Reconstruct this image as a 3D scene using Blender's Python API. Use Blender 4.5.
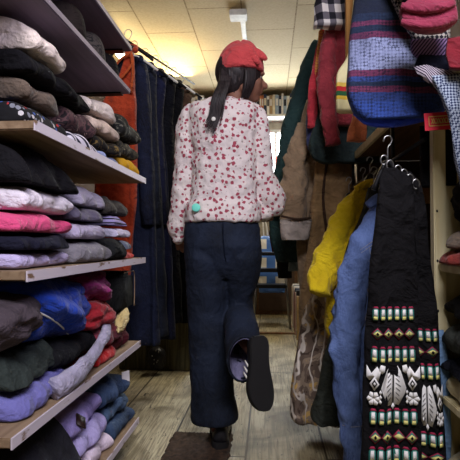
import bpy, bmesh, math, random
from mathutils import Vector, Matrix, noise, Euler
random.seed(7)
for o in list(bpy.data.objects): bpy.data.objects.remove(o)
SC = bpy.context.scene; COL = SC.collection
PI = math.pi
# ------------------------------------------------------------- camera, light
F = 498.0
CAMLOC = Vector((0, 0, .85))
YAW = math.atan(38/F); PITCH = math.atan(13/math.hypot(F, 38))
cd = bpy.data.cameras.new('camera'); cam = bpy.data.objects.new('camera', cd); COL.objects.link(cam)
cd.sensor_width = 36; cd.lens = F/460*36; cd.clip_start = .02
cam.location = CAMLOC; cam.rotation_euler = Euler((PI/2+PITCH, 0, YAW)); SC.camera = cam
CM = cam.rotation_euler.to_matrix()
def P(px, py, Y):
    d = CM @ Vector((px-230, 230-py, -F))
    return CAMLOC + d*(Y/d.y)
w = bpy.data.worlds.new('world'); SC.world = w; w.use_nodes = True
wb = w.node_tree.nodes['Background']; wb.inputs[0].default_value = (.92, .97, 1, 1); wb.inputs[1].default_value = 9
SC.view_settings.view_transform = 'Standard'; SC.view_settings.look = 'None'
SC.view_settings.gamma = 1; SC.view_settings.exposure = .25
def area(name, loc, to, size, sy, power, col):
    l = bpy.data.lights.new(name, 'AREA'); l.shape = 'RECTANGLE'; l.size = size; l.size_y = sy; l.energy = power; l.color = col
    o = bpy.data.objects.new(name, l); COL.objects.link(o); o.location = loc
    o.rotation_euler = (Vector(to)-Vector(loc)).to_track_quat('-Z', 'Y').to_euler(); return o
area('window_daylight', (.0, 6.42, 1.87), (0, 0, .9), 1.0, .8, 40, (.9, .96, 1))
area('ceiling_light_behind', (.25, -.55, 2.6), (.0, 2.0, .5), .9, .6, 62, (.97, .95, 1))
area('ceiling_light_left_front', (.45, .35, 1.9), (-.6, 1.6, .75), .5, .5, 11, (.84, .80, 1))
area('fill_light_mid', (.12, 3.9, 2.66), (.12, 3.9, 0), .25, 1.2, 26, (1, .9, .68))  # added fill lamp without a fixture, lifts mid aisle and back books
area('back_room_light', (-1.0, 5.2, 2.5), (-1.0, 5.0, 2.8), .3, 1.2, 13, (1, .78, .42))

# ------------------------------------------------------------- materials
def lin(c): return tuple(((v/255)/12.92 if v/255 <= .04045 else ((v/255+.055)/1.055)**2.4) for v in c)+(1,)
class N:
    def __init__(s, name, rough=.85):
        s.m = bpy.data.materials.new(name); s.m.use_nodes = True; s.t = s.m.node_tree; s.b = s.t.nodes['Principled BSDF']
        s.b.inputs['Roughness'].default_value = rough; s.b.inputs['Specular IOR Level'].default_value = .25
        s._co = None
    def n(s, k, **kw):
        x = s.t.nodes.new(k)
        for a, v in kw.items(): setattr(x, a, v)
        return x
    def l(s, a, b): s.t.links.new(a, b)
    def co(s, scale=(1, 1, 1), rot=(0, 0, 0)):
        tc = s.n('ShaderNodeTexCoord'); mp = s.n('ShaderNodeMapping'); s.l(tc.outputs['Object'], mp.inputs[0])
        mp.inputs['Scale'].default_value = scale; mp.inputs['Rotation'].default_value = rot; return mp.outputs[0]
    def noise(s, sc, detail=3, co=None, dist=0):
        x = s.n('ShaderNodeTexNoise'); x.inputs['Scale'].default_value = sc; x.inputs['Detail'].default_value = detail
        x.inputs['Distortion'].default_value = dist; s.l(co or s.co(), x.inputs[0]); return x.outputs[0]
    def ramp(s, fac, stops, const=False):
        r = s.n('ShaderNodeValToRGB'); e = r.color_ramp.elements
        if const: r.color_ramp.interpolation = 'CONSTANT'
        while len(e) < len(stops): e.new(.5)
        for i, (p, c) in enumerate(stops): e[i].position = p; e[i].color = lin(c)
        s.l(fac, r.inputs[0]); return r.outputs[0]
    def val(s, fac, a, b):
        r = s.n('ShaderNodeMapRange'); r.inputs[1].default_value = a; r.inputs[2].default_value = b; s.l(fac, r.inputs[0]); return r.outputs[0]
    def mix(s, fac, a, b, mode='MIX'):
        x = s.n('ShaderNodeMix', data_type='RGBA', blend_type=mode)
        for sock, v in ((0, fac), (6, a), (7, b)):
            if hasattr(v, 'is_output'): s.l(v, x.inputs[sock])
            elif sock == 0: x.inputs[0].default_value = v
            else: x.inputs[sock].default_value = lin(v)
        return x.outputs[2]
    def math(s, op, a, b=0):
        x = s.n('ShaderNodeMath', operation=op)
        for i, v in enumerate((a, b)):
            if hasattr(v, 'is_output'): s.l(v, x.inputs[i])
            else: x.inputs[i].default_value = v
        return x.outputs[0]
    def bump(s, h, st=.3, d=.01):
        x = s.n('ShaderNodeBump'); x.inputs['Strength'].default_value = st; x.inputs['Distance'].default_value = d
        s.l(h, x.inputs['Height']); s.l(x.outputs[0], s.b.inputs['Normal'])
    def color(s, c):
        if hasattr(c, 'is_output'): s.l(c, s.b.inputs['Base Color'])
        else: s.b.inputs['Base Color'].default_value = lin(c)
        return s.m
_cl = {}
def cloth(c, c2=None, scale=9, rough=.9, fuzz=.25, key=None):
    k = (c, c2, scale)
    if k in _cl: return _cl[k]
    n = N('cloth', rough); c2 = c2 or tuple(int(v*.72) for v in c)
    col = n.ramp(n.noise(scale, 5, dist=.6), [(.3, c2), (.65, c)])
    rg = n.math('ABSOLUTE', n.math('SUBTRACT', n.noise(8, 3, n.co((1, .7, 1.2), (.3, .5, .2)), 1.4), .5))
    h = n.math('ADD', n.math('ADD', n.noise(18, 4, dist=.8), n.math('MULTIPLY', rg, -2.2)), n.math('MULTIPLY', n.noise(260, 2), fuzz*.35))
    n.bump(h, .7, .022); n.b.inputs['Sheen Weight'].default_value = .1 if max(c) > 90 else 0
    if max(c) < 50: n.b.inputs['Specular IOR Level'].default_value = .1
    _cl[k] = n.color(col); return _cl[k]
def denim(c, c2, rough=.85, st=.5):
    n = N('denim', rough)
    col = n.mix(n.val(n.noise(240, 2, n.co((1, 1, .35))), .35, .7), c2, c)
    col = n.mix(n.val(n.noise(6, 4, dist=.4), .4, .75), col, tuple(min(255, int(v*1.22)+6) for v in c))
    rg = n.math('ABSOLUTE', n.math('SUBTRACT', n.noise(9, 3, n.co((1, 1, .8), (.3, .5, .2)), 1.6), .5))
    n.bump(n.math('ADD', n.math('ADD', n.noise(16, 4, dist=.9), n.math('MULTIPLY', rg, -2)), n.math('MULTIPLY', n.noise(300, 1), .1)), st, .02)
    return n.color(col)
def plain(name, c, rough=.5, metal=0, var=.12, sc=20):
    n = N(name, rough); n.b.inputs['Metallic'].default_value = metal
    return n.color(n.ramp(n.noise(sc, 3), [(.3, tuple(int(v*(1-var)) for v in c)), (.7, c)]))
def wood(name, c, c2, axis=1, rough=.6, sc=3):
    n = N(name, rough); s = [30, 30, 30]; s[axis] = 2
    g = n.noise(sc*.5, 5, n.co(tuple(s)), .5)
    n.bump(g, .15, .004); return n.color(n.ramp(g, [(.35, c2), (.65, c)]))
def camo(cols, sc=14, lines=None):
    n = N('patterned_cloth', .9); st = [(i/len(cols)*.45+.27, c) for i, c in enumerate(cols)]; st[0] = (0, cols[0])
    c = n.ramp(n.noise(sc, 4, dist=1.6), st, True)
    if lines:
        v = n.n('ShaderNodeTexWave'); v.inputs['Scale'].default_value = 5; v.inputs['Distortion'].default_value = 14; v.inputs['Detail'].default_value = 3
        n.l(n.co(), v.inputs[0]); c = n.mix(n.val(v.outputs[1], .9, .97), c, lines)
    n.bump(n.noise(18, 3), .4, .01); return n.color(c)
M = {}
# ceiling tiles
n = N('ceiling_tiles', .8); br = n.n('ShaderNodeTexBrick'); mc = n.co((1, 1, 1), (0, 0, PI/2)); mc.node.inputs['Location'].default_value = (0, -.234+.4435*20, 0); n.l(mc, br.inputs[0])
br.inputs['Scale'].default_value = 1; br.inputs['Brick Width'].default_value = .88; br.inputs['Row Height'].default_value = .4435
br.inputs['Mortar Size'].default_value = .006; br.inputs['Mortar Smooth'].default_value = .1; br.offset = .5
br.inputs['Color1'].default_value = lin((204, 186, 150)); br.inputs['Color2'].default_value = lin((194, 176, 140)); br.inputs['Mortar'].default_value = lin((120, 98, 66))
sp = n.mix(n.val(n.noise(55, 2), .3, .8), br.outputs[0], (184, 166, 130)); n.bump(n.math('ADD', n.noise(60, 2), n.math('MULTIPLY', br.outputs[1], -3)), .25, .006); M['ceil'] = n.color(sp)
# floor boards
n = N('floor_boards', .62); br = n.n('ShaderNodeTexBrick'); mp = n.co((1, 1, 1), (0, 0, PI/2)); mp.node.inputs['Location'].default_value = (.7, -.23+.32*20, 0); n.l(mp, br.inputs[0])
br.inputs['Scale'].default_value = 1; br.inputs['Brick Width'].default_value = 2.6; br.inputs['Row Height'].default_value = .32
br.inputs['Mortar Size'].default_value = .005; br.inputs['Mortar Smooth'].default_value = .3
br.inputs['Color1'].default_value = lin((182, 172, 142)); br.inputs['Color2'].default_value = lin((158, 148, 120)); br.inputs['Mortar'].default_value = lin((30, 24, 18))
g = n.noise(3, 6, n.co((26, 1.3, 10)), 1.2)
c = n.mix(n.val(g, .42, .62), br.outputs[0], n.mix(.6, br.outputs[0], (62, 52, 34)))
c = n.mix(n.val(n.noise(3.3, 6, dist=.9), .44, .7), c, (88, 76, 50)); c = n.mix(n.val(n.noise(22, 4, n.co((3, .8, 1)), 1.2), .62, .72), c, (46, 38, 26))
n.bump(n.math('ADD', g, n.math('MULTIPLY', br.outputs[1], -2)), .35, .008); M['floor'] = n.color(c)
M['wall'] = plain('wall_paint', (176, 166, 148), .85); M['wall_dark'] = plain('dark_wall_boards', (74, 58, 48), .8)
M['shelf_edge'] = wood('pale_plywood', (146, 124, 100), (120, 98, 76)); M['shelf_lilac'] = wood('painted_shelf', (126, 112, 134), (108, 96, 116), rough=.55)
n = N('chipped_white_edge', .6); M['band'] = n.color(n.mix(n.val(n.noise(40, 4, n.co((1, .3, 1))), .60, .66), (202, 192, 204), (120, 92, 70)))
M['shelf_brown'] = wood('brown_board', (112, 82, 54), (84, 58, 38)); M['ply'] = wood('cream_plywood', (206, 196, 158), (184, 170, 130), 2)
M['post'] = wood('orange_pine', (188, 142, 86), (160, 114, 62), 2); M['cab'] = wood('mossy_painted_wood', (98, 92, 62), (56, 52, 34), 2)
M['black'] = plain('black_metal', (26, 26, 28), .35, .3); M['steel'] = plain('steel', (150, 150, 150), .3, 1); M['white'] = plain('white_paint', (228, 226, 218), .5)
M['rubber'] = plain('black_rubber', (24, 23, 24), .8); M['leather'] = plain('black_leather', (30, 29, 32), .42)
M['skin'] = plain('skin', (128, 88, 72), .5, var=.06); M['paper'] = plain('card', (226, 220, 226), .7)
n = N('hair', .5); M['hair'] = n.color(n.ramp(n.noise(3, 3, n.co((60, 60, 6))), [(.3, (16, 13, 14)), (.7, (48, 40, 42))]))
# floral blouse
n = N('floral_cotton', .9)
v = n.n('ShaderNodeTexVoronoi'); v.inputs['Scale'].default_value = 44; v.inputs['Randomness'].default_value = .7; n.l(n.co(), v.inputs[0])
wob = n.math('MULTIPLY', n.noise(105, 2), .55)
d = n.math('ADD', v.outputs['Distance'], wob)
red = n.math('LESS_THAN', d, .60)
v2 = n.n('ShaderNodeTexVoronoi'); v2.inputs['Scale'].default_value = 52; n.l(n.co((1, 1, 1), (.3, .5, .2)), v2.inputs[0])
leaf = n.math('LESS_THAN', n.math('ADD', v2.outputs['Distance'], wob), .45)
base = n.ramp(n.noise(7, 3), [(.3, (202, 190, 190)), (.7, (218, 208, 204))])
c = n.mix(leaf, base, (150, 136, 130)); c = n.mix(red, c, (150, 66, 82)); n.bump(n.noise(22, 4, n.co((1, 1, 1)), .9), .7, .014); M['floral'] = n.color(c)
M['hat'] = cloth((192, 72, 74), (172, 58, 62), 5); M['jean'] = denim((19, 27, 42), (11, 16, 27), st=.4); M['jean_in'] = denim((112, 108, 136), (90, 88, 116))
n = N('woven_blanket', .95); tc = n.n('ShaderNodeSeparateXYZ'); n.l(n.co(), tc.inputs[0])
zz = n.math('ADD', n.math('ADD', tc.outputs[2], n.math('MULTIPLY', tc.outputs[0], .06)), n.math('MULTIPLY', n.noise(40, 2), .006))
zf = n.val(zz, 0, .36)
def stp(*a): return [(1-p, c) for p, c in reversed(a)]
B_ = (44, 62, 118); D_ = (30, 42, 66); R_ = (100, 46, 76); W_ = (134, 142, 178)
band = n.ramp(zf, [(0, (46, 70, 140)), (.12, B_), (.19, R_), (.235, D_), (.27, B_), (.31, R_), (.36, W_), (.60, R_), (.65, D_), (.70, R_), (.74, D_), (.80, (22, 28, 42))], True)
chk = n.n('ShaderNodeTexChecker'); chk.inputs['Scale'].default_value = 150; n.l(n.co((1, 1, 1), (0, .785, 0)), chk.inputs[0])
dk = n.mix(.75, band, (20, 26, 46)); c = n.mix(n.math('MULTIPLY', chk.outputs[1], n.val(n.noise(60, 3), .3, .6)), band, dk); c = n.mix(n.val(n.noise(7, 3), .5, .8), c, dk)
n.bump(n.math('ADD', chk.outputs[1], n.noise(90, 2)), .5, .006); M['blanket'] = n.color(c)
def weave(c1, c2, sc=150, rot=.785):
    n = N('knit', .95); k = n.n('ShaderNodeTexChecker'); k.inputs['Scale'].default_value = sc; n.l(n.co((1, 1, 1), (.2, rot, 0)), k.inputs[0])
    k.inputs[1].default_value = lin(c1); k.inputs[2].default_value = lin(c2); n.bump(k.outputs[1], .4, .005); return n.color(k.outputs[0])
def stripes(c1, c2, sc=60, rot=(0, 0, 0), thr=.5, axis='Z'):
    n = N('striped_cloth', .9); k = n.n('ShaderNodeTexWave'); k.bands_direction = axis; k.inputs['Scale'].default_value = sc; k.inputs['Distortion'].default_value = .4
    n.l(n.co((1, 1, 1), rot), k.inputs[0]); n.bump(n.noise(30, 2), .3, .008); return n.color(n.ramp(k.outputs[1], [(0, c1), (thr, c2)], True))
n = N('plaid', .9); sx = n.n('ShaderNodeTexWave'); sx.bands_direction = 'X'; sx.inputs['Scale'].default_value = 5.5; n.l(n.co((1, 1, 1), (0, .12, 0)), sx.inputs[0])
sz = n.n('ShaderNodeTexWave'); sz.bands_direction = 'Z'; sz.inputs['Scale'].default_value = 4.5; n.l(n.co(), sz.inputs[0])
su = n.math('ADD', n.math('GREATER_THAN', sx.outputs[1], .5), n.math('GREATER_THAN', sz.outputs[1], .55))
M['plaid'] = n.color(n.ramp(n.math('MULTIPLY', su, .5), [(0, (206, 200, 198)), (.3, (96, 92, 100)), (.8, (22, 22, 30))], True))
n = N('point_blanket', .9); tc = n.n('ShaderNodeSeparateXYZ'); n.l(n.co(), tc.inputs[0])
M['point'] = n.color(n.ramp(n.val(tc.outputs[2], 0, .30), [(0, (208, 198, 152)), (.13, (206, 170, 60)), (.18, (40, 84, 52)), (.25, (176, 40, 44)), (.31, (208, 176, 80)), (.36, (214, 204, 160))], True))

# ------------------------------------------------------------- mesh helpers
def tag(o, label=None, cat=None, group=None, kind=None):
    if label: o['label'] = label
    if cat: o['category'] = cat
    if group: o['group'] = group
    if kind: o['kind'] = kind
    return o
def thing(name, label, cat, loc=(0, 0, 0), group=None):
    o = bpy.data.objects.new(name, None); COL.objects.link(o); o.location = loc; o.empty_display_size = .05
    return tag(o, label, cat, group)
def wloc(p):
    return Vector((0, 0, 0)) if p is None else p.location + wloc(p.parent)
def obj(name, bm, mats, parent=None, smooth=True, origin=None, keep0=False):
    if not isinstance(mats, (list, tuple)): mats = [mats]
    bmesh.ops.recalc_face_normals(bm, faces=bm.faces[:])
    if parent is not None: base = wloc(parent); loc = Vector((0, 0, 0))
    elif keep0: base = loc = Vector((0, 0, 0))
    else:
        xs = [v.co for v in bm.verts]
        lo = [min(c[i] for c in xs) for i in range(3)]; hi = [max(c[i] for c in xs) for i in range(3)]
        base = loc = Vector(((lo[0]+hi[0])/2, (lo[1]+hi[1])/2, lo[2]))
    for v in bm.verts: v.co -= base
    me = bpy.data.meshes.new(name); bm.to_mesh(me); bm.free()
    for m in mats: me.materials.append(m)
    if smooth:
        for p in me.polygons: p.use_smooth = True
    o = bpy.data.objects.new(name, me); COL.objects.link(o)
    if parent is not None: o.parent = parent
    o.location = loc; return o
def box(bm, lo, hi, bev=0, mi=0):
    g = bmesh.ops.create_cube(bm, size=1); vs = g['verts']
    for v in vs: v.co = Vector([(lo[i]+hi[i])/2+v.co[i]*(hi[i]-lo[i]) for i in range(3)])
    fs = set(f for v in vs for f in v.link_faces)
    for f in fs: f.material_index = mi
    if bev: bmesh.ops.bevel(bm, geom=list(set(e for v in vs for e in v.link_edges)), offset=bev, segments=2, affect='EDGES')
    return bm
def NB(): return bmesh.new()
def loft(bm, rings, cap=True, mi=0, close=False):
    R = [[bm.verts.new(p) for p in r] for r in rings]; n_ = len(R[0])
    k = len(R) if close else len(R)-1
    for i in range(k):
        a, b = R[i], R[(i+1) % len(R)]
        for j in range(n_):
            f = bm.faces.new((a[j], a[(j+1) % n_], b[(j+1) % n_], b[j])); f.material_index = mi
    if cap and not close:
        bm.faces.new(R[0][::-1]).material_index = mi; bm.faces.new(R[-1]).material_index = mi
    return bm
def catmull(pts, n_):
    pts = [Vector(p) for p in pts]; out = []
    if len(pts) == 2: return [pts[0].lerp(pts[1], i/n_) for i in range(n_+1)]
    Q = [2*pts[0]-pts[1]]+pts+[2*pts[-1]-pts[-2]]
    for i in range(len(pts)-1):
        a, b, c, d = Q[i:i+4]
        for k in range(n_):
            t = k/n_; out.append(.5*((2*b)+(c-a)*t+(2*a-5*b+4*c-d)*t*t+(3*b-a-3*c+d)*t**3))
    out.append(pts[-1]); return out
def tube(bm, pts, rad, seg=10, n_=4, mi=0, flat=1.0, wr=0):
    # pts with per-point radius, smooth
    rad = [rad]*len(pts) if not isinstance(rad, (list, tuple)) else rad
    C = catmull(pts, n_); Rr = [v.x for v in catmull([(r, 0, 0) for r in rad], n_)]
    up = None; rings = []
    for i, c in enumerate(C):
        t = (C[min(i+1, len(C)-1)]-C[max(i-1, 0)]).normalized()
        if up is None:
            up = Vector((0, 1, 0)) if abs(t.y) < .8 else Vector((1, 0, 0))
        up = (up-t*up.dot(t)).normalized(); s = t.cross(up)
        ring = []
        for j in range(seg):
            a = 2*PI*j/seg; r = max(Rr[i], .0004)
            if wr: r *= 1+wr*.6*noise.noise(c*22+Vector((math.cos(a), math.sin(a), 0))*1.3)+wr*.9*rdg(c*17+Vector((math.cos(a)*1.1, math.sin(a)*1.1, math.cos(a)*.8)))
            ring.append(c+s*math.cos(a)*r+up*math.sin(a)*r*flat)
        rings.append(ring)
    return loft(bm, rings, mi=mi)
def ell(bm, c, r, rot=None, seg=20, rings=12, mi=0):
    g = bmesh.ops.create_uvsphere(bm, u_segments=seg, v_segments=rings, radius=1)
    m = rot or Matrix.Identity(3)
    for v in g['verts']: v.co = Vector(c)+m @ Vector((v.co.x*r[0], v.co.y*r[1], v.co.z*r[2]))
    for f in set(f for v in g['verts'] for f in v.link_faces): f.material_index = mi
    return bm
def remesh(o, vox, smooth=3, disp=None):
    m = o.modifiers.new('r', 'REMESH'); m.mode = 'VOXEL'; m.voxel_size = vox; m.use_smooth_shade = True
    if smooth: s = o.modifiers.new('s', 'SMOOTH'); s.iterations = smooth; s.factor = .5
    if disp:
        t = bpy.data.textures.new('folds', 'CLOUDS'); t.noise_scale = disp[1]; t.noise_depth = 2
        d = o.modifiers.new('d', 'DISPLACE'); d.texture = t; d.strength = disp[0]; d.mid_level = .5; d.texture_coords = 'LOCAL'
# hanging cloth volume from outline rows (py, px_left, px_right) at distance Y
def rdg(q): return abs(noise.noise(q))-.2
class Hang:
    def __init__(s, rows, Y, th=.05, A=.012, k=45, ph=0, lean=0, n_=9, tt=None, wk=.016):
        s.wk = wk
        s.Y, s.th, s.A, s.k, s.ph = Y, th, A, k, ph
        pr = []
        for i, (py, l, r) in enumerate(rows):
            a, b = P(l, py, Y), P(r, py, Y); f = i/(len(rows)-1)
            pr.append((a.x, b.x, a.z)); 
        C = catmull(pr, n_); s.C = C; s.lean = lean
        s.z1, s.z0 = C[0].z, C[-1].z
    def wave(s, x, z):
        f = (s.z1-z)/(s.z1-s.z0+1e-6)
        return s.A*(.25+f)*(math.sin(s.k*x+s.ph+2*noise.noise(Vector((x*4, z*3, s.ph))))+.5*math.sin(s.k*2.3*x+s.ph*2+z*3)) + s.lean*f
    def add(s, bm, seg=60, mi=0, extra=0):
        rings = []
        for i, c in enumerate(s.C):
            cx, hw = (c.x+c.y)/2, max((c.y-c.x)/2, .004)+extra; ring = []
            f = i/(len(s.C)-1); th = s.th*(.45+.55*min(1, f*4))+extra
            for j in range(seg):
                a = 2*PI*j/seg; ca, sa = math.cos(a), math.sin(a)
                x = cx+hw*math.copysign(abs(ca)**.6, ca); y = s.Y+th*math.copysign(abs(sa)**.6, sa)
                q = Vector((x*9, y*9, c.z*5+s.ph))
                ring.append(Vector((x+.006*noise.noise(q*1.6), y+s.wave(x, c.z)+.006*noise.noise(q*2)+s.wk*math.copysign(1, -sa)*rdg(Vector((x*11+c.z*4+s.ph, 1, c.z*7-x*4)))+s.wk*.5*rdg(Vector((x*24-c.z*9, s.ph, c.z*12))), c.z)))
            rings.append(ring)
        return loft(bm, rings, mi=mi)
    def at(s, u, z):      # front surface point
        C = s.C
        for i in range(len(C)-1):
            if C[i].z >= z >= C[i+1].z:
                t = (C[i].z-z)/max(C[i].z-C[i+1].z, 1e-6); c = C[i].lerp(C[i+1], t); break
        else: c = C[-1] if z < C[-1].z else C[0]
        cx, hw = (c.x+c.y)/2, (c.y-c.x)/2; x = cx+hw*u
        sa = max(1-abs(u)**(1/.6*2) if abs(u) < 1 else 0, 0)**.5
        return Vector((x, s.Y-s.th*sa**.6+s.wave(x, z)-.004, z))

def hanger(x, y, z, label, group, wdt=.2, m='black', k=1.0):
    t = thing('clothes_hanger', label, 'clothes hanger', (x, y, z), group)
    b = NB(); tube(b, [(x-.02*k, y, z+.085), (x-.012*k, y, z+.085+.023*k), (x+.008*k, y, z+.085+.027*k), (x+.02*k, y, z+.085+.01*k), (x+.01*k, y, z+.085-.015*k), (x, y, z+.085-.03*k), (x, y, z+.03)], .0022, 6); obj('hook', b, M['steel'], t)
    b = NB(); tube(b, [(x-wdt, y, z-.05), (x-wdt*.5, y, z+.0), (x, y, z+.03), (x+wdt*.5, y, z+.0), (x+wdt, y, z-.05)], .007, 8); obj('shoulder_bar', b, M[m], t)
    return t
def quick(name, mat_, label, cat, fn, group=None):
    b = NB(); fn(b); o = obj(name, b, mat_); return tag(o, label, cat, group)

# ------------------------------------------------------------- structure
H = 2.75; XL, XR, YB, YF = -1.85, 1.35, 6.45, -2.2
def struct(name, bm, m, parent=None, smooth=False):
    return tag(obj(name, bm, m, parent, smooth, keep0=True), kind='structure')
struct('floor', box(NB(), (XL, YF, -.06), (XR, YB, 0)), M['floor'])
struct('ceiling', box(NB(), (XL, YF, H), (XR, YB, H+.06)), M['ceil'])
struct('wall_left', box(NB(), (XL-.06, YF, 0), (XL, YB, H)), M['wall_dark'])
struct('wall_right', box(NB(), (XR, YF, 0), (XR+.06, YB, H)), M['wall_dark'])
struct('wall_front', box(NB(), (XL, YF-.06, 0), (XR, YF, H)), M['wall'])
wx0, wx1, wz0, wz1 = -.55, .55, 1.42, 2.32
b = NB(); box(b, (XL, YB, 0), (wx0, YB+.08, H)); box(b, (wx1, YB, 0), (XR, YB+.08, H)); box(b, (wx0, YB, 0), (wx1, YB+.08, wz0)); box(b, (wx0, YB, wz1), (wx1, YB+.08, H))
struct('wall_back', b, M['wall'])
b = NB()
for lo, hi in (((wx0, YB, wz0), (wx0+.04, YB+.05, wz1)), ((wx1-.04, YB, wz0), (wx1, YB+.05, wz1)), ((wx0, YB, wz0), (wx1, YB+.05, wz0+.04)), ((wx0, YB, wz1-.04), (wx1, YB+.05, wz1)), ((.09, YB+.01, wz0), (.12, YB+.04, wz1))): box(b, lo, hi)
wf = struct('window_1', b, M['white'])
n = N('window_glass', .02); n.b.inputs['Transmission Weight'].default_value = 1; n.b.inputs['IOR'].default_value = 1.05; n.color((250, 252, 255))
obj('glass_pane', box(NB(), (wx0+.03, YB+.02, wz0+.03), (wx1-.03, YB+.025, wz1-.03)), n.m, wf, False)
struct('trim_1', box(NB(), (-1.2, 4.68, 0), (1.0, 4.74, .012)), M['shelf_brown'])

# ------------------------------------------------------------- left shelving
LX = -.55
su = thing('shelving_unit', 'tall painted plywood shelving unit holding folded clothes along the left side', 'shelves', (-.8, 1.65, 0))
for z, y0, y1, m, ml in ((1.65, .9, 1.97, 'shelf_lilac', 'lilac grey upper shelf board'), (1.47, .7, 1.95, 'shelf_lilac', 'lilac grey painted shelf board'), (1.14, 1.13, 2.2, 'shelf_edge', 'pale shelf board'),
                         (.785, 1.1, 2.2, 'shelf_edge', 'pale shelf board'), (.43, 1.04, 2.12, 'shelf_edge', 'pale shelf board'), (.11, 1.0, 2.1, 'shelf_edge', 'pale shelf board')):
    b = box(NB(), (-1.08, y0, z-.022), (LX, y1, z), .003)
    o = obj('shelf', b, M[m], su, False)
    if m != 'shelf_lilac':
        e_ = obj('edge_band', box(NB(), (LX-.001, y0, z-.024), (LX+.003, y1, z+.001)), M['band'], su, False); e_['label'] = 'chipped lilac white front edge'
    if m == 'shelf_lilac':
        o['label'] = ml
        obj('end_strip', box(NB(), (-.78, y1-.035, z-.028), (LX-.03, y1+.002, z-.021)), M['black'], su, False)
for y0 in (1.0, 2.13): obj('upright', box(NB(), (-1.11, y0, 0), (-1.08, y0+.05, 1.98), .003), M['shelf_lilac'], su, False)
obj('upright', box(NB(), (-.81, 2.0, 1.16), (-.78, 2.03, 1.98), .003), M['shelf_lilac'], su, False)

def fold(label, m, y0, y1, z0, h, cat='folded clothes', name='folded_sweater', group=None, xf=-.555, depth=.36, tilt=0, droop=.012, sgn=1, jit=1, ho=0):
    """U-folded soft slab, fold facing the aisle"""
    rnd = random.random()*50
    th, r, lo = (h*.26, h*.36, .14) if ho else (h*.38, h*.30, .23); cl = []
    for i in range(7): cl.append((-depth+(depth-h*.5)*i/6, h*lo))
    for i in range(1, 9):
        a = -PI/2+PI*i/9; cl.append((-h*.5+math.cos(a)*r*1.5, h*.5+math.sin(a)*r))
    for i in range(7): cl.append((-h*.5-(depth-h*.5)*i/6, h*(1-lo)))
    out, inn = [], []
    for i, (x, z) in enumerate(cl):
        a, c = cl[max(i-1, 0)], cl[min(i+1, len(cl)-1)]; d = Vector((c[0]-a[0], c[1]-a[1])).normalized(); nn = Vector((d.y, -d.x))*th/2
        out.append((x+nn.x, z+nn.y)); inn.append((x-nn.x*.92, z-nn.y*.92))
    NV = 30; profs = [out+inn[::-1]]
    if ho: profs.append([(-depth, h*.40), (-depth*.6, h*.39), (-h*.9, h*.40), (-h*.62, h*.44), (-h*.58, h*.5), (-h*.62, h*.56), (-h*.9, h*.60), (-depth*.6, h*.61), (-depth, h*.60)])
    bm = NB()
    for prof in profs:
      rings = []
      for k in range(NV+1):
          v = k/NV; y = y0+(y1-y0)*v; e = min(v, 1-v)*NV; sh = 1 if e > 3 else (.72, .88, .95, .985)[int(e)]
          ring = []
          for (x, z) in prof:
              zc = h*.5 if prof is not profs[0] else h*lo if z < h*.5 else h*(1-lo)
              zz = zc+(z-zc)*sh if x < -h else h/2+(z-h/2)*sh
              q = Vector((x*7+rnd, y*9, z*9)); xx = x+.022*noise.noise(Vector((rnd, y*8, z0*9)))*jit+.008*noise.noise(q*2.2)
              f = max(0, 1+x/.12); zz += -droop*f*f + .010*noise.noise(q)*jit*min(1, z/h*1.4)+.004*noise.noise(q*3)+min(1, z/h)*.020*jit*rdg(Vector((x*6+rnd, y*9+x*5, 3)))*(h/.06)**.5; xx += .030*jit*rdg(Vector((y*10+rnd, z*8+z0*9, 1)))*(f > 0)*f
              ring.append(Vector((xf+sgn*xx if sgn > 0 else xf-xx, y+.006*noise.noise(q*1.5)+.0*z, z0+max(zz, .001)+tilt*v)))
          rings.append(ring)
      loft(bm, rings)
    o = obj(name, bm, m); tag(o, label, cat, group)
    s = o.modifiers.new('s', 'SUBSURF'); s.levels = 1; s.render_levels = 1
    return o
def lump(name, m, label, cat, c, r, rot=0, amp=.18, f=5, group=None, parent=None, p=2.6, rx=0, ry=0):
    """soft crumpled garment"""
    bm = NB(); g = bmesh.ops.create_icosphere(bm, subdivisions=5, radius=1); rr = Euler((rx, ry, rot)).to_matrix(); s = random.random()*40
    for v in bm.verts:
        u = v.co.normalized(); k = (abs(u.x)**p+abs(u.y)**p+abs(u.z)**p)**(-1/p)
        rid = 1-abs(noise.noise(u*f*.55+Vector((s, 0, 0))))*2
        k *= 1+amp*noise.noise(u*f*.4+Vector((s, 3, 0)))+amp*.28*rid+amp*.12*noise.noise(u*f*3+Vector((0, s, 0)))
        v.co = Vector(c)+rr @ Vector((u.x*k*r[0], u.y*k*r[1], u.z*k*r[2]))
    o = obj(name, bm, m, parent)
    if parent is None: tag(o, label, cat, group)
    return o
CR = (222, 208, 202); LIL = (176, 166, 200); BK = (20, 19, 23)
n = N('black_floral_cotton', .9); v = n.n('ShaderNodeTexVoronoi'); v.inputs['Scale'].default_value = 62; n.l(n.co(), v.inputs[0])
sx_ = n.n('ShaderNodeSeparateColor'); n.l(v.outputs['Color'], sx_.inputs[0])
fc_ = n.ramp(sx_.outputs[0], [(0, (20, 20, 24)), (.45, (120, 122, 134)), (.62, (60, 84, 148)), (.76, (160, 44, 48)), (.86, (190, 186, 190))], True)
flor = n.color(n.mix(n.math('LESS_THAN', n.math('ADD', v.outputs['Distance'], n.math('MULTIPLY', n.noise(90, 2), .4)), .62), (20, 20, 24), fc_)); n.bump(n.noise(18, 3), .5, .012)
cam1 = camo([(34, 28, 32), (88, 62, 66), (60, 44, 50), (150, 124, 120)], 22)
cam2 = camo([(22, 22, 22), (64, 60, 48), (30, 30, 30), (104, 98, 80)], 26)
G2 = 'folded clothes on the upper clothes shelf'; G3 = 'folded clothes on the middle shelf'; G4 = 'clothes piled on the lower shelf'; G5 = 'folded jeans on the bottom shelf'
z = 1.142
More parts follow.
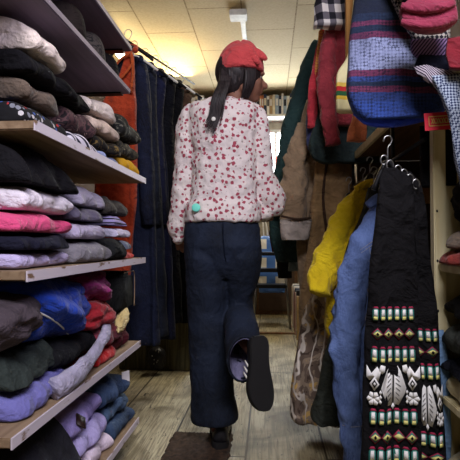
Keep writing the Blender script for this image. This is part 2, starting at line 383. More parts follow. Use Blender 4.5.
fold('black floral folded garment with blue and red flowers, near end of upper shelf', flor, 1.16, 1.42, z, .07, ho=1, group=G2, name='folded_shirt', xf=-0.6)
fold('taupe brown folded sweater on the black floral one, near end of the upper shelf', cloth((98, 84, 74)), 1.19, 1.4, z+.07, .064, ho=1, group=G2, xf=-0.6)
fold('black folded sweater directly below the thick cream one at the near end', cloth(BK), 1.17, 1.41, z+.134, .062, ho=1, group=G2, xf=-0.6)
fold('thick cream folded sweater topping the nearest stack of the upper shelf', cloth((232, 216, 208)), 1.19, 1.4, z+.196, .086, ho=1, group=G2, xf=-0.6, droop=.02)
fold('white folded shirt with black stripes, bottom of the second stack on the upper shelf', stripes((205, 200, 215), (40, 40, 58), 14, (.9, .4, 0), .62), 1.45, 1.68, z, .06, group=G2, name='folded_shirt', xf=-0.595)
fold('pinkish camouflage folded shirt in the second stack of the upper shelf', cam1, 1.44, 1.66, z+.06, .085, group=G2, name='folded_shirt', xf=-0.6)
fold('black folded sweater topping the second stack, between two cream sweaters', cloth((22, 21, 24)), 1.43, 1.64, z+.145, .07, group=G2, xf=-0.61)
fold('pale blue folded denim at the bottom of the third stack, left of the mustard knit', denim((130, 140, 176), (90, 98, 130)), 1.7, 1.9, z, .045, group=G2, name='folded_jeans', xf=-0.59)
fold('black folded garment with gold flecks in the third stack of the upper shelf', camo([(24, 22, 22), (30, 28, 26), (110, 90, 52)], 40), 1.69, 1.92, z+.045, .055, group=G2, name='folded_shirt', xf=-0.585)
fold('beige folded sweater second from the top of the third stack', cloth((196, 174, 162)), 1.67, 1.9, z+.10, .066, group=G2, xf=-0.595)
fold('off-white folded sweater topping the third stack of the upper shelf', cloth(CR), 1.65, 1.89, z+.166, .066, group=G2, xf=-0.6)
fold('mustard yellow ribbed knit at the far end of the upper shelf, bottom of its stack', stripes((206, 158, 24), (164, 118, 12), 40, (0, 0, 0), .55, 'Y'), 1.92, 2.17, z, .066, group=G2, xf=-0.575)
fold('olive camouflage folded trousers lying on the mustard knit', cam2, 1.92, 2.15, z+.066, .07, group=G2, name='folded_trousers', xf=-0.585)
fold('black folded garment with grey flecks topping the far stack of the upper shelf', camo([(20, 20, 20), (28, 28, 28), (90, 88, 80)], 30), 1.92, 2.16, z+.136, .105, group=G2, name='folded_shirt', jit=1.3, xf=-0.585)
z = .787
fold('lilac folded sweater at the bottom of the nearest middle-shelf stack', cloth((188, 176, 218)), 1.14, 1.45, z, .045, group=G3, droop=.004, xf=-0.59)
fold('navy folded sweater between the lilac and the pink ones on the middle shelf', cloth((30, 30, 46)), 1.14, 1.45, z+.045, .045, group=G3, xf=-0.59)
fold('bright pink folded sweater on the middle shelf', cloth((214, 78, 128), (190, 56, 108)), 1.14, 1.45, z+.09, .055, group=G3, xf=-0.59)
fold('thick white folded sweater lying on the bright pink one', cloth((224, 214, 228), (200, 190, 210)), 1.17, 1.46, z+.145, .066, ho=1, group=G3, droop=.006, xf=-0.59)
fold('bulky charcoal folded sweater topping the nearest middle-shelf stack', cloth((24, 23, 27)), 1.15, 1.5, z+.211, .118, ho=1, group=G3, droop=.05, xf=-0.595, jit=1.4)
fold('mid grey folded sweater at the bottom of the second middle-shelf stack', cloth((122, 118, 128)), 1.48, 1.76, z, .075, group=G3, xf=-0.575)
fold('pale lilac folded sweater above the mid grey one', cloth((170, 160, 190)), 1.48, 1.73, z+.075, .06, group=G3, xf=-0.58)
fold('dusky purple grey folded sweater third from the shelf in the second stack', cloth((92, 86, 108)), 1.48, 1.74, z+.135, .05, group=G3, xf=-0.59)
fold('pale grey lilac folded sweater topping the second middle-shelf stack', cloth((164, 156, 182)), 1.53, 1.84, z+.185, .075, group=G3, droop=.02, xf=-0.6)
fold('black folded shirt at the bottom of the far middle-shelf stack', cloth((30, 31, 33)), 1.78, 1.93, z, .085, group=G3, name='folded_shirt', xf=-0.575)
fold('grey blue folded shirt behind the small red bundle', cloth((96, 102, 120)), 1.92, 2.03, z+.036, .045, group=G3, name='folded_shirt', xf=-0.58)
fold('small coral red folded cloth at the far end of the middle shelf', cloth((196, 66, 58)), 1.93, 2.03, z, .036, group=G3, name='folded_cloth', xf=-0.565)
fold('white lilac folded shirt in the far middle-shelf stack', cloth((186, 180, 206)), 1.84, 2.02, z+.085, .045, group=G3, name='folded_shirt', xf=-0.575)
fold('lavender folded shirt under the charcoal brown one', stripes((150, 140, 190), (40, 38, 50), 20, (0, 0, 0), .7), 1.82, 2.0, z+.13, .04, group=G3, name='folded_shirt', xf=-0.58)
fold('charcoal brown folded sweater topping the far middle-shelf stack', cloth((62, 58, 56)), 1.8, 2.03, z+.17, .072, group=G3, xf=-0.58)
# lower shelf pile
z = .432
fold('periwinkle sweatshirt with small pale print at the front of the lower shelf', cloth((112, 110, 176), (84, 82, 146)), 1.12, 1.45, z, .075, group=G4, droop=.02, xf=-0.59)
fold('black folded trousers under the royal blue jacket on the lower shelf', cloth((24, 24, 28)), 1.35, 1.74, z+.055, .075, group=G4, name='folded_trousers', droop=.01, xf=-0.6)
fold('dark green grey folded sweater on the periwinkle one', cloth((46, 54, 52)), 1.12, 1.4, z+.07, .095, group=G4, droop=.03, xf=-0.605, jit=1.6)
lump('folded_sweater', cloth((76, 66, 74)), 'slate brown sweater bunched above the dark green one, near end of lower shelf', 'folded clothes', (-.70, 1.17, z+.225), (.13, .13, .062), amp=.2, group=G4)
jk = lump('track_jacket', cloth((28, 68, 182), (18, 46, 140), 6), 'royal blue track jacket with white piping on the lower shelf', 'jacket', (-.725, 1.44, z+.225), (.15, .24, .09), amp=.22, group=G4, rx=-.12)
def snap(o, dirx, pts, rad, name, m, seg=6):
    """tube lying on a mesh surface: pts are world (y,z) hit along -x"""
    me = o.data; bm = NB(); bm.from_mesh(me)
    from mathutils.bvhtree import BVHTree
    t = BVHTree.FromBMesh(bm); L = o.location; out = []
    for p in pts:
        h = t.ray_cast(Vector(p)-L, Vector(dirx))
        if h[0] is not None: out.append(h[0]+L-Vector(dirx)*.001)
    bm.free()
    if len(out) > 1:
        b = NB(); tube(b, out, rad, seg); return obj(name, b, m, o)
def view_hit(o, pix, rad, name, m):
    me = o.data; bm = NB(); bm.from_mesh(me)
    from mathutils.bvhtree import BVHTree
    t = BVHTree.FromBMesh(bm); L = wloc(o); out = []
    for px, py in pix:
        d = (P(px, py, 1)-CAMLOC).normalized(); h = t.ray_cast(CAMLOC-L, d)
        if h[0] is not None: out.append(h[0]+L-d*.001)
    bm.free()
    if len(out) > 1:
        b = NB(); tube(b, out, rad, 6); return obj(name, b, m, o)
view_hit(jk, [(32, 309), (40, 313), (48, 317), (56, 322), (63, 328), (68, 334), (70, 341)], .003, 'piping', M['white'])
lump('folded_sweater', cloth((140, 44, 106), (112, 30, 84)), 'magenta crumpled sweater behind the royal blue jacket', 'folded clothes', (-.73, 1.72, z+.262), (.15, .14, .066), amp=.25, group=G4)
lump('folded_sweater', cloth((158, 32, 44), (122, 20, 32)), 'deep red crumpled sweater below the magenta one', 'folded clothes', (-.68, 1.74, z+.165), (.11, .15, .055), amp=.25, group=G4)
fold('dusty maroon folded sweater beneath the deep red one', cloth((120, 46, 62)), 1.68, 1.88, z+.05, .075, group=G4, name='folded_sweater', xf=-0.58)
fold('wine red folded knit behind the cream roll', cloth((84, 26, 40)), 1.88, 2.04, z, .085, group=G4, xf=-0.59)
fold('wine red folded shirt lying on the wine red knit beside the black tote', cloth((96, 28, 44)), 1.86, 2.03, z+.085, .05, group=G4, name='folded_shirt', xf=-0.6)
fold('bright red folded cloth on the lower shelf edge beneath the maroon sweater', cloth((196, 32, 36)), 1.64, 1.84, z, .048, group=G4, name='folded_cloth', xf=-0.565)
lump('rolled_top', cloth((216, 196, 140), (186, 160, 104)), 'cream yellow rolled top at the far end of the lower shelf', 'folded clothes', (-.575, 1.93, z+.115), (.022, .09, .024), rot=.1, amp=.2, group=G4, rx=.25)
# lilac hanging sleeve over shelf edge
b = NB(); tube(b, [(-.60, 1.80, .56), (-.575, 1.74, .535), (-.565, 1.64, .505), (-.56, 1.52, .48), (-.555, 1.40, .468), (-.57, 1.30, .46)], [.02, .026, .022, .026, .032, .03], 14, 6, flat=.7, wr=.25)
tag(obj('sweatshirt_sleeve', b, cloth((176, 170, 198))), 'pale lilac sleeve trailing along the lower shelf edge over the black trousers', 'folded clothes', G4)
# black tote
t = thing('tote_bag', 'black boxy bag with light stitched edge standing at the far end of the lower shelf', 'bag', (-.66, 2.02, z+.14), G4)
b = box(NB(), (-.76, 1.87, z+.137), (-.575, 2.11, z+.30), .02); obj('bag_body', b, cloth((26, 27, 28)), t)
b = NB(); tube(b, [(-.5712, 1.95, z+.298), (-.5716, 2.06, z+.30), (-.5716, 2.10, z+.288), (-.5716, 2.105, z+.20), (-.5718, 2.10, z+.15)], .0022, 6); obj('stitching', b, M['shelf_edge'], t)
# bottom shelf
z = .112
dj = denim((34, 34, 42), (22, 22, 28)); lj = denim((168, 158, 206), (138, 128, 178)); bj = denim((52, 70, 98), (34, 46, 70))
fold('washed black jeans with brown stitching at the near end of the bottom shelf', dj, 1.08, 1.5, z, .25, group=G5, name='folded_jeans', droop=.07, xf=-0.575, jit=1.6)
fold('pale pinkish jeans lowest in the middle stack on the bottom shelf', denim((206, 190, 208), (176, 160, 182)), 1.5, 1.8, z, .065, group=G5, name='folded_jeans', xf=-0.575)
fold('pale lilac jeans second from the bottom of the middle stack', lj, 1.5, 1.8, z+.065, .075, group=G5, name='folded_jeans', xf=-0.59)
pj = fold('lilac jeans with dark leather waist patch, top of the bottom-shelf stack', denim((150, 138, 196), (124, 112, 170)), 1.46, 1.76, z+.14, .08, group=G5, name='folded_jeans', xf=-0.6, jit=1.3)
fold('blue jeans at the far end of the bottom shelf, lowest of three', bj, 1.82, 2.08, z, .07, group=G5, name='folded_jeans', xf=-0.58)
fold('worn mid-blue jeans above the lowest pair at the far end of the bottom shelf', denim((76, 98, 128), (48, 64, 92)), 1.81, 2.05, z+.07, .065, group=G5, name='folded_jeans', xf=-0.59)
tj = fold('dark blue jeans with a white price tag topping the far bottom-shelf stack', denim((58, 76, 108), (30, 44, 70)), 1.76, 2.02, z+.135, .085, group=G5, name='folded_jeans', xf=-0.595, jit=1.7)
def hit(o, px, py):
    from mathutils.bvhtree import BVHTree
    bm = NB(); bm.from_mesh(o.data); t = BVHTree.FromBMesh(bm); bm.free(); L = wloc(o)
    h = t.ray_cast(CAMLOC-L, (P(px, py, 1)-CAMLOC).normalized()); return (None, None) if h[0] is None else (h[0]+L, h[1])
for cand in ((80, 422), (76, 425), (72, 420), (84, 415), (88, 412), (70, 428)):
    hp_, hn_ = hit(pj, *cand)
    if hp_ is not None: break
if hp_ is not None:
    if hn_.dot(CAMLOC-hp_) < 0: hn_ = -hn_
    b = NB(); box(b, (-.026, -.018, -.001), (.026, .018, .004), .0015); bmesh.ops.transform(b, matrix=Matrix.Translation(hp_+hn_*.003) @ hn_.to_track_quat('Z', 'Y').to_matrix().to_4x4() @ Matrix.Rotation(.5, 4, 'Z'), verts=b.verts)
    obj('leather_patch', b, plain('brown_leather', (50, 34, 32)), pj)
b = NB(); box(b, (-.001, -.016, -.024), (.001, .016, .02), 0); bmesh.ops.transform(b, matrix=Matrix.Translation((-.575, 1.99, z+.20)) @ Euler((.1, .1, -.9)).to_matrix().to_4x4(), verts=b.verts)
obj('price_tag', b, M['paper'], tj, False)
# caps on shelf A and B
def cap_(label, c, r, m, grp, hf=1.7):
    t = thing('cap', label, 'hat', c, grp); b = NB()
    rings = []
    for i in range(9):
        a = i/8*PI/2*.98; rings.append([Vector((c[0]+r*math.cos(a)**.6*math.cos(q), c[1]+r*math.cos(a)**.6*math.sin(q), c[2]+r*hf*math.sin(a)**.8+.004)) for q in [2*PI*k/28 for k in range(28)]])
    loft(b, rings); obj('crown', b, m, t)
    b = NB(); rings = []
    for rr, dz in ((.93, .014), (1.05, .008), (1.2, .002), (1.19, 0), (1.05, .004), (.93, .004)):
        rings.append([Vector((c[0]+r*rr*math.cos(q), c[1]+r*rr*math.sin(q), c[2]+dz)) for q in [2*PI*k/28 for k in range(28)]])
    loft(b, rings, close=True); obj('brim', b, m, t)
HG = 'hats on the high shelf'
cap_('dark brown felt hat nearest on the high left shelf', (-.64, 1.50, 1.471), .072, cloth((40, 33, 32)), HG)
cap_('black and grey patterned hat between two dark hats on the high shelf', (-.64, 1.70, 1.471), .068, camo([(24, 24, 26), (66, 60, 58), (30, 28, 30)], 40), HG)
cap_('black hat furthest along the high left shelf', (-.64, 1.875, 1.471), .064, cloth((24, 22, 24)), HG)

# ------------------------------------------------------------- left rack
def rack(pts, label, r=.006):
    b = NB(); tube(b, pts, r, 10, 2); return tag(obj('clothes_rail', b, M['black']), label, 'clothes rail')
LG = 'clothes hanging on the left rack'
rack([(-.717+(2.38-2.55)*.332, 2.38, 1.903), (-.717+(3.25-2.55)*.332, 3.25, 1.903)], 'steel clothes rail near the ceiling behind the left shelving')
specs = [ # Y, rows, mat, label
 (2.46, [(66, 112, 126), (80, 104, 132), (120, 103, 136), (180, 94, 137), (230, 93, 134), (290, 92, 128), (330, 94, 124)], cloth((178, 66, 34), (144, 46, 22), 6), 'rust orange long garment hanging behind the far end of the left shelving', 'coat'),
 (2.60, [(62, 124, 138), (78, 116, 146), (130, 104, 152), (220, 104, 156), (300, 104, 158), (344, 106, 160)], denim((17, 23, 46), (8, 11, 24)), 'navy denim coat nearest on the left rack beside the rust orange garment', 'coat'),
 (2.70, [(62, 134, 146), (78, 126, 153), (130, 118, 158), (220, 118, 163), (300, 118, 166), (335, 120, 168)], denim((20, 26, 42), (10, 13, 24)), 'slate navy denim coat second on the left rack', 'coat'),
 (2.80, [(64, 142, 154), (80, 134, 160), (130, 126, 164), (220, 126, 170), (300, 126, 174), (338, 128, 176)], denim((16, 20, 46), (8, 9, 24)), 'inky blue long coat in the middle of the left rack', 'coat'),
 (2.90, [(68, 150, 162), (84, 142, 169), (140, 136, 174), (220, 134, 178), (290, 134, 181), (322, 136, 182)], cloth((20, 21, 28)), 'charcoal blue coat just left of the black coat on the left rack', 'coat'),
 (3.00, [(72, 158, 170), (86, 150, 176), (140, 144, 181), (220, 142, 185), (290, 142, 188), (322, 144, 189)], cloth((18, 18, 21)), 'long black coat furthest right on the left rack', 'coat'),
 (3.10, [(74, 168, 177), (84, 160, 183), (100, 158, 186), (122, 158, 187), (170, 160, 186)], cloth((84, 62, 48), (58, 42, 32)), 'short brown jacket at the far end of the left rack', 'jacket')]
for i, (Y, rows, m, lab, cat) in enumerate(specs):
    pc = 268+(-.717+(Y-2.55)*.332)*F/Y; pt = 243-.965*F/Y; rr_ = rows[2][2]
    rows = [(pt, pc-5, pc+5), (pt+13, pc-20, max(pc+5, rr_-4))]
    rows += [(max(a, pt+30+i_), l, r_) for i_, (a, l, r_) in enumerate(specs[i][1][2:])]
    if i == 0: rows = [(pt, 125, 131), (pt+10, 125, 133), (pt+24, 122, 134), (pt+42, 112, 135), (pt+64, 101, 136), (180, 96, 137), (230, 94, 134), (290, 92, 128), (330, 94, 124)]
    h = Hang(rows, Y, .038, .010, 60, i*1.7); c0 = h.C[0]; x = (c0.x+c0.y)/2; zt = c0.z
    t = thing('hanging_'+cat, lab, cat, (x, Y, h.z0), LG)
    b = NB(); h.add(b); obj('body', b, m, t)
    if i:
        b = NB(); e = P(rows[2][2]-3, rows[2][0]-2, Y); f = P(rows[3][2]-1, rows[3][0]+5, Y)
        tube(b, [(x+.04, Y-.02, zt-.05), (e.x-.02, Y-.045, e.z), (f.x-.025, Y-.05, f.z)], [.03, .042, .034], 14, 6, flat=.8, wr=.15); obj('sleeve', b, m, t)
    b = NB(); tube(b, [(x-.045, Y-.03, zt-.025), (x-.03, Y+.02, zt+.01), (x+.03, Y+.02, zt+.01), (x+.045, Y-.03, zt-.03)], .014, 10, 4); obj('collar', b, m, t)
    hanger(x, Y, zt-.02, 'hanger of the '+lab.split(' on ')[0].split(' hanging')[0].split(' at ')[0].split(' in the')[0]+' on the left rack', 'hangers on the left rack', .13, 'white' if i % 2 else 'black')
# orange strap frame in front of lamp
b = NB()
p1, p2, p3 = P(114, 68, 2.4), P(120, 60, 2.4), P(131, 52, 2.4)
tube(b, [p1, p2, p3], .006, 8, 3); tube(b, [P(118, 80, 2.4), P(125, 74, 2.4), P(132, 64, 2.4)], .006, 8, 3); tube(b, [p3, P(133, 70, 2.4), P(131, 92, 2.4)], .008, 8, 3)
tag(obj('apron_straps', b, cloth((196, 88, 40))), 'rust orange straps hung up beside the bright lamp', 'straps')
# lamp at back left near ceiling
t = thing('ceiling_lamp', 'bright tube lamp on the ceiling behind the left clothes rack', 'lamp', (-1.38, 4.5, 2.62))
n = N('lamp_glow'); n.b.inputs['Emission Color'].default_value = (1, .86, .58, 1); n.b.inputs['Emission Strength'].default_value = 9; n.color((255, 250, 235))
b = NB(); tube(b, [(-1.38, 4.0, 2.62), (-1.38, 5.3, 2.62)], .035, 14, 4); obj('tube', b, n.m, t)
obj('lamp_base', box(NB(), (-1.43, 3.98, 2.68), (-1.33, 5.32, 2.748), .005), M['white'], t, False)
# plinth box under left rack, far
t = thing('storage_crate', 'mossy painted wooden chest on the floor below the black coat', 'chest', (-.75, 3.4, 0))
b = box(NB(), (-1.0, 3.3, 0), (-.50, 3.75, .44), .006); obj('crate_body', b, M['cab'], t, False)
b = NB()
for x0 in (-.98, -.83, -.68): box(b, (x0, 3.288, .03), (x0+.02, 3.30, .42))
obj('batten', b, M['cab'], t, False)
t = thing('handbag', 'small black bag with silver studs on the floor by the chest', 'bag', P(157, 372, 3.2).to_tuple())
lump('bag_body', M['leather'], '', '', P(157, 358, 3.2), (.055, .04, .07), parent=t, amp=.1)
for q in range(7):
    b = NB(); ell(b, P(151+random.random()*10, 350+random.random()*14, 3.157), (.005,)*3, seg=8, rings=6); obj('stud', b, M['steel'], t)

# ------------------------------------------------------------- back shelf with books
b = box(NB(), (-1.45, 6.18, 2.425), (.62, 6.44, 2.455), .003)
t = thing('wall_shelf', 'long white shelf of books under the ceiling on the back wall', 'shelf', (-.4, 6.3, 2.42))
obj('board', b, M['white'], t, False)
for x in (-1.2, -.3, .5):
    obj('bracket', box(NB(), (x, 6.2, 2.34), (x+.02, 6.44, 2.425), .003), M['white'], t, False)
BC = {'red': (150, 50, 46), 'cream': (232, 222, 196), 'white': (238, 236, 230), 'pale blue': (160, 180, 200), 'orange': (206, 120, 70), 'dark blue': (48, 58, 84), 'black': (38, 36, 38), 'brown': (120, 88, 64), 'grey': (140, 138, 134), 'tan': (180, 150, 110), 'green': (72, 96, 76)}
BM = {k: plain('book_cover', v, .6) for k, v in BC.items()}; keys = list(BC)+['cream', 'white', 'cream', 'white']
x = -1.40; bl_ = []
while x < .58:
    wd = random.choice((.022, .03, .036, .042)); bl_.append((x, wd, random.uniform(.2, .262), random.choice(keys))); x += wd+.003
for i, (x, wd, hh, k) in enumerate(bl_):
    sz = 'thick' if wd > .03 else 'thin'; lf = bl_[i-1][3] if i else 'end'; rt = bl_[i+1][3] if i+1 < len(bl_) else 'end'
    zone = 'left' if i < len(bl_)*.33 else 'middle' if i < len(bl_)*.67 else 'right'
    bk = thing('book', f'{sz} {k} book between {lf} and {rt} ones, {zone} of high back shelf', 'book', (x+wd/2, 6.28, 2.455), 'books on the high back shelf')
    obj('cover', box(NB(), (x, 6.2, 2.456), (x+wd, 6.36, 2.456+hh), .002), BM[k], bk, False)
    obj('title_band', box(NB(), (x+wd*.15, 6.197, 2.456+hh*.45), (x+wd*.85, 6.2005, 2.456+hh*.8)), BM[random.choice(('cream', 'white', 'tan', 'black'))], bk, False)

# ceiling conduit & junction
t = thing('ceiling_conduit', 'white cable conduit with a small box on the ceiling above the person', 'conduit', (-.2, 4.4, 2.70))
obj('junction_box', box(NB(), (-.31, 3.98, 2.70), (-.17, 4.12, 2.749), .006), M['white'], t, False)
obj('pipe', box(NB(), (-.23, 4.12, 2.725), (-.19, 5.0, 2.749), .004), M['white'], t, False)

# ------------------------------------------------------------- clutter on floor at the back
t = thing('step_stool', 'black folding step stool standing by the back window', 'step stool', (0, 5.1, 0))
Y = 5.1
def X(px, Y): return (px-268)*Y/F
def Z(py, Y): return .85-(py-243)*Y/F
for s, a, c in ((0, 258, 253), (1, 283, 290)):
    b = NB(); tube(b, [(X(a, Y), Y, Z(250, Y)), (X(c, Y-.2), Y-.2, 0.012)], .012, 8, 2); obj('leg', b, M['steel'], t)
    b = NB(); tube(b, [(X(a, Y)+.01, Y+.03, Z(252, Y)), (X(c, Y), Y+.3, 0.012)], .012, 8, 2); obj('leg', b, M['steel'], t)
for py, dy in ((252, 0), (268, -.05), (283, -.1)):
    obj('step', box(NB(), (X(257, Y), Y+dy-.09, Z(py, Y)-.035), (X(286, Y), Y+dy+.1, Z(py, Y)), .006), M['black'], t, False)
t = thing('carrier_bag', 'blue and white checked carrier bag leaning behind the step stool', 'bag', P(271, 290, 5.45).to_tuple())
n = N('checked_plastic', .5); cx_ = n.n('ShaderNodeTexBrick'); n.l(n.co((1, 1, 1), (PI/2, 0, 0)), cx_.inputs[0]); cx_.inputs['Scale'].default_value = 1; cx_.inputs['Brick Width'].default_value = .2; cx_.inputs['Row Height'].default_value = .2; cx_.offset = 0
cx_.inputs['Mortar Size'].default_value = .05; cx_.inputs['Color1'].default_value = lin((222, 218, 212)); cx_.inputs['Color2'].default_value = lin((222, 218, 212)); cx_.inputs['Mortar'].default_value = lin((74, 116, 190)); n.color(cx_.outputs[0])
b = NB(); Hang([(236, 262, 272), (240, 259, 281), (255, 258, 284), (275, 258, 285), (292, 259, 285)], 5.45, .08, .01, 20).add(b); obj('bag_body', b, n.m, t)
b = NB(); tube(b, [P(264, 239, 5.45), P(263, 222, 5.45), P(266, 224, 5.45), P(268, 238, 5.45)], .008, 8); obj('handle', b, M['white'], t)
# books on floor right
x = 0
RG = 'books and records standing along the right side of the floor'
cols = ['cream', 'tan', 'white', 'red', 'dark blue', 'white', 'red', 'brown', 'dark blue', 'red', 'white', 'black', 'tan']
for i, k in enumerate(cols):
    Y = 5.3-i*.075; hgt = .36+.05*random.random()+.02*(i % 3)
    o = obj('record_sleeve', box(NB(), (.25, Y, .001), (.55, Y+.045, hgt), .002), BM[k], None, False)
    nb = cols[i-1] if i else 'the stool'; 
    tag(o, f'{k} record sleeve standing on the floor, {["furthest in the row","second furthest in the row","third furthest in the row","fourth furthest in the row","fifth furthest in the row","sixth furthest in the row","in the middle of the row","sixth nearest in the row","fifth nearest in the row","fourth nearest in the row","third nearest in the row","second nearest in the row","nearest in the row"][i]}', 'record', RG)
# floor-level row in front part (dark furniture)
t = thing('cabinet', 'dark brown cabinet with open front under the back window', 'cabinet', (.0, 6.1, 0))
obj('carcass', box(NB(), (-.6, 5.95, 0), (.35, 6.4, .78), .008), M['shelf_brown'], t, False)
obj('door', box(NB(), (-.56, 5.93, .05), (-.14, 5.95, .72), .004), M['wall_dark'], t, False)
obj('door', box(NB(), (-.11, 5.93, .05), (.31, 5.95, .72), .004), M['wall_dark'], t, False)
clut = [((176, 248), .05, (28, 128, 84), 'green cloth bundle glimpsed left of the jeans'), ((178, 261), .07, (170, 124, 86), 'tan cloth bundle glimpsed left of the jeans below the green one'),
        ((180, 285), .09, (150, 146, 150), 'grey printed cloth bundle low behind the left of the jeans'), ((268, 285), .05, (54, 54, 50), 'grey bundle on the middle step of the stool'), ]
for (px, py), r, c, lab in clut[:3]:
    p = P(px, py, 4.6); lump('cloth_bundle', cloth(c), lab, 'cloth', p, (r*1.2, r, r), amp=.2, group='cloth bundles on the side table')
t = thing('side_table', 'low dark table holding cloth bundles behind the black coats', 'table', (-.85, 4.6, 0))
zt = P(180, 296, 4.6).z
obj('table_top', box(NB(), (-1.15, 4.3, zt-.03), (-.72, 4.9, zt), .004), M['wall_dark'], t, False)
for a in (-1.12, -.77):
    for c in (4.33, 4.85): obj('leg', box(NB(), (a, c, 0), (a+.03, c+.03, zt-.03)), M['wall_dark'], t, False)
# window items: red bottle/cloth on sill
quick('red_vase', plain('red_glaze', (206, 44, 50), .3), 'red vase standing in the bright back window', 'vase', lambda b: tube(b, [(.02, 6.3, 1.403), (.02, 6.3, 1.5), (.02, 6.3, 1.68), (.02, 6.3, 1.85), (.02, 6.3, 1.98)], [.05, .06, .06, .03, .04], 16))
obj_sill = struct('trim_2', box(NB(), (-.7, 6.18, 1.37), (.7, 6.449, 1.40)), M['white'])

# ------------------------------------------------------------- right hand far racks
t = thing('clothes_rail', 'second steel clothes rail at chest height behind the right aisle coats', 'clothes rail', (.4, 3, 1.6))
b = NB(); tube(b, [(.36, 2.3, 1.59), (.36, 3.7, 1.59)], .011, 10, 2); obj('rail', b, M['steel'], t)
for y in (2.32, 3.68):
    b = NB(); tube(b, [(.36, y, 1.59), (.7, y, 1.59), (1.34, y, 1.6)], .009, 8, 2); obj('wall_arm', b, M['steel'], t)
b = NB()
t = thing('clothes_rail', 'steel clothes rail under the ceiling above the right aisle coats', 'clothes rail', (.39, 2.8, 2.2))
tube(b, [(.39, 2.05, 2.26), (.39, 3.2, 2.26)], .013, 10, 2); obj('rail', b, M['steel'], t)
for y in (2.06, 3.19):
    b = NB(); tube(b, [(.39, y, 2.26), (.39, y, 2.748)], .008, 8, 2); obj('hanger_rod', b, M['steel'], t)
UG = 'coats on the high right rail'
def coat(name, rows, Y, m, label, cat, group, th=.04, A=.012, k=42, ph=0, sleeve=None, collar=None, extra=None, sm=None, lean=0, hang=True, wk=.016):
    h = Hang(rows, Y, th, A, k, ph, lean, wk=wk); c0 = h.C[0]; x = (c0.x+c0.y)/2
    t = thing(name, label, cat, (x, Y, h.z0), group)
    b = NB(); h.add(b); obj('body', b, m, t)
    if hang and group in (UG, 'clothes on the lower right rail'):
        hh = hanger(x, Y, c0.z-.02, 'hanger '+('inside' if 'jacket' in label or 'coat' in label else 'holding')+' the '+label.split(' hanging')[0].split(' with')[0].split(' beside')[0].split(' whose')[0].split(' on the')[0], 'hangers on the right rails', .035, 'black', .6)
    if sleeve:
        for pts, rr, yo in sleeve:
            b = NB(); tube(b, [P(px, py, Y+yo*(i/(len(pts)-1))-th*.6) for i, (px, py) in enumerate(pts)], rr, 28, 10, flat=.75, wr=.42)
            obj('sleeve', b, sm or m, t)
    if collar:
        b = NB(); tube(b, [P(px, py, Y-th) for px, py in collar], .016, 10, 5); obj('collar', b, sm or m, t)
    if extra: extra(t, h)
    return t, h
gr = cloth((38, 62, 62), (24, 42, 44), 5)
coat('hanging_coat', [(36, 322, 336), (60, 308, 344), (100, 294, 350), (150, 280, 350), (195, 269, 345), (235, 270, 340), (262, 276, 335)], 2.98, gr, 'dark green coat furthest on the high right rail', 'coat', UG, ph=.3,
     sleeve=[([(318, 42), (305, 80), (292, 130), (284, 175), (280, 215)], [.03, .05, .055, .05, .045], -.05)])
coat('hanging_jacket', [(10, 326, 340), (50, 316, 342), (100, 308, 350), (140, 306, 352), (150, 308, 350)], 2.58, cloth((46, 56, 110), (32, 40, 84)), 'navy blue jacket with red striped trim between green coat and dark red jacket', 'jacket', UG, ph=1.1,
     sleeve=[([(324, 28), (318, 60), (313, 92), (312, 128)], [.014, .02, .024, .022], -.05)], sm=cloth((188, 50, 64)))
def trim_(t, h):
    b = NB(); tube(b, [P(321, 31, 2.52), P(320, 45, 2.52), P(317, 62, 2.52), P(315, 80, 2.52)], [.012, .012, .010, .006], 8, 4); obj('striped_trim', b, stripes((214, 170, 60), (180, 60, 80), 40), t)
coat('hanging_jacket', [(-8, 328, 342), (40, 324, 350), (85, 320, 362), (110, 322, 368), (126, 324, 368)], 2.42, cloth((140, 48, 58), (112, 34, 44)), 'dark red jacket hanging on the high right rail below the plaid shirt', 'jacket', UG, ph=2,
     sleeve=[([(330, 34), (326, 75), (328, 110), (333, 145)], [.03, .042, .04, .034], -.03)], extra=trim_)
coat('hanging_coat', [(60, 340, 352), (90, 326, 370), (120, 316, 386), (145, 308, 388), (158, 312, 386), (163, 322, 380)], 2.50, cloth((36, 50, 50), (26, 34, 36)), 'short dark teal jacket whose hem shows below the dark red jacket', 'coat', UG, ph=2.4)
# tan coat with cuff
def cuff(t, h):
    b = NB(); Hang([(219, 281, 311), (222, 280, 311), (236, 281, 309), (240, 282, 308)], 2.61, .045, .002, 30).add(b); o = obj('cuff', b, cloth((176, 164, 158)), t); o['label'] = 'pale grey turned-up cuff'
    b = NB(); tube(b, [P(281, 216, 2.56), P(296, 219, 2.555), P(311, 218, 2.56)], .006, 8, 4); obj('piping', b, cloth((62, 44, 34)), t)
coat('hanging_coat', [(100, 306, 318), (118, 301, 322), (135, 298, 330), (170, 292, 338), (230, 296, 340), (300, 300, 338)], 2.76, cloth((146, 124, 100), (118, 98, 78)), 'taupe suede coat with one pale turned-up cuff', 'coat', UG, ph=.7,  # taupe lightened, glare wash is put into the cloth colour
     sleeve=[([(304, 125), (298, 150), (294, 185), (295, 222)], [.035, .055, .064, .066], -.09)], extra=cuff)
coat('hanging_coat', [(105, 332, 344), (128, 326, 346), (150, 318, 352), (190, 312, 356), (240, 308, 350), (300, 300, 342), (335, 300, 336)], 2.64, cloth((140, 112, 78), (110, 86, 58)), 'long camel brown coat with dark edging beside the taupe suede coat', 'coat', UG, ph=1.9,  # camel brown also lightened to carry the glare in its colour
     extra=lambda t, h: (lambda b: (tube(b, [h.at(-.45, P(0, 165, 2.64).z), h.at(-.5, P(0, 200, 2.64).z), h.at(-.2, P(0, 235, 2.64).z), h.at(-.3, P(0, 258, 2.64).z)], .007, 8, 5), obj('edging', b, cloth((62, 42, 32)), t)))(NB()))
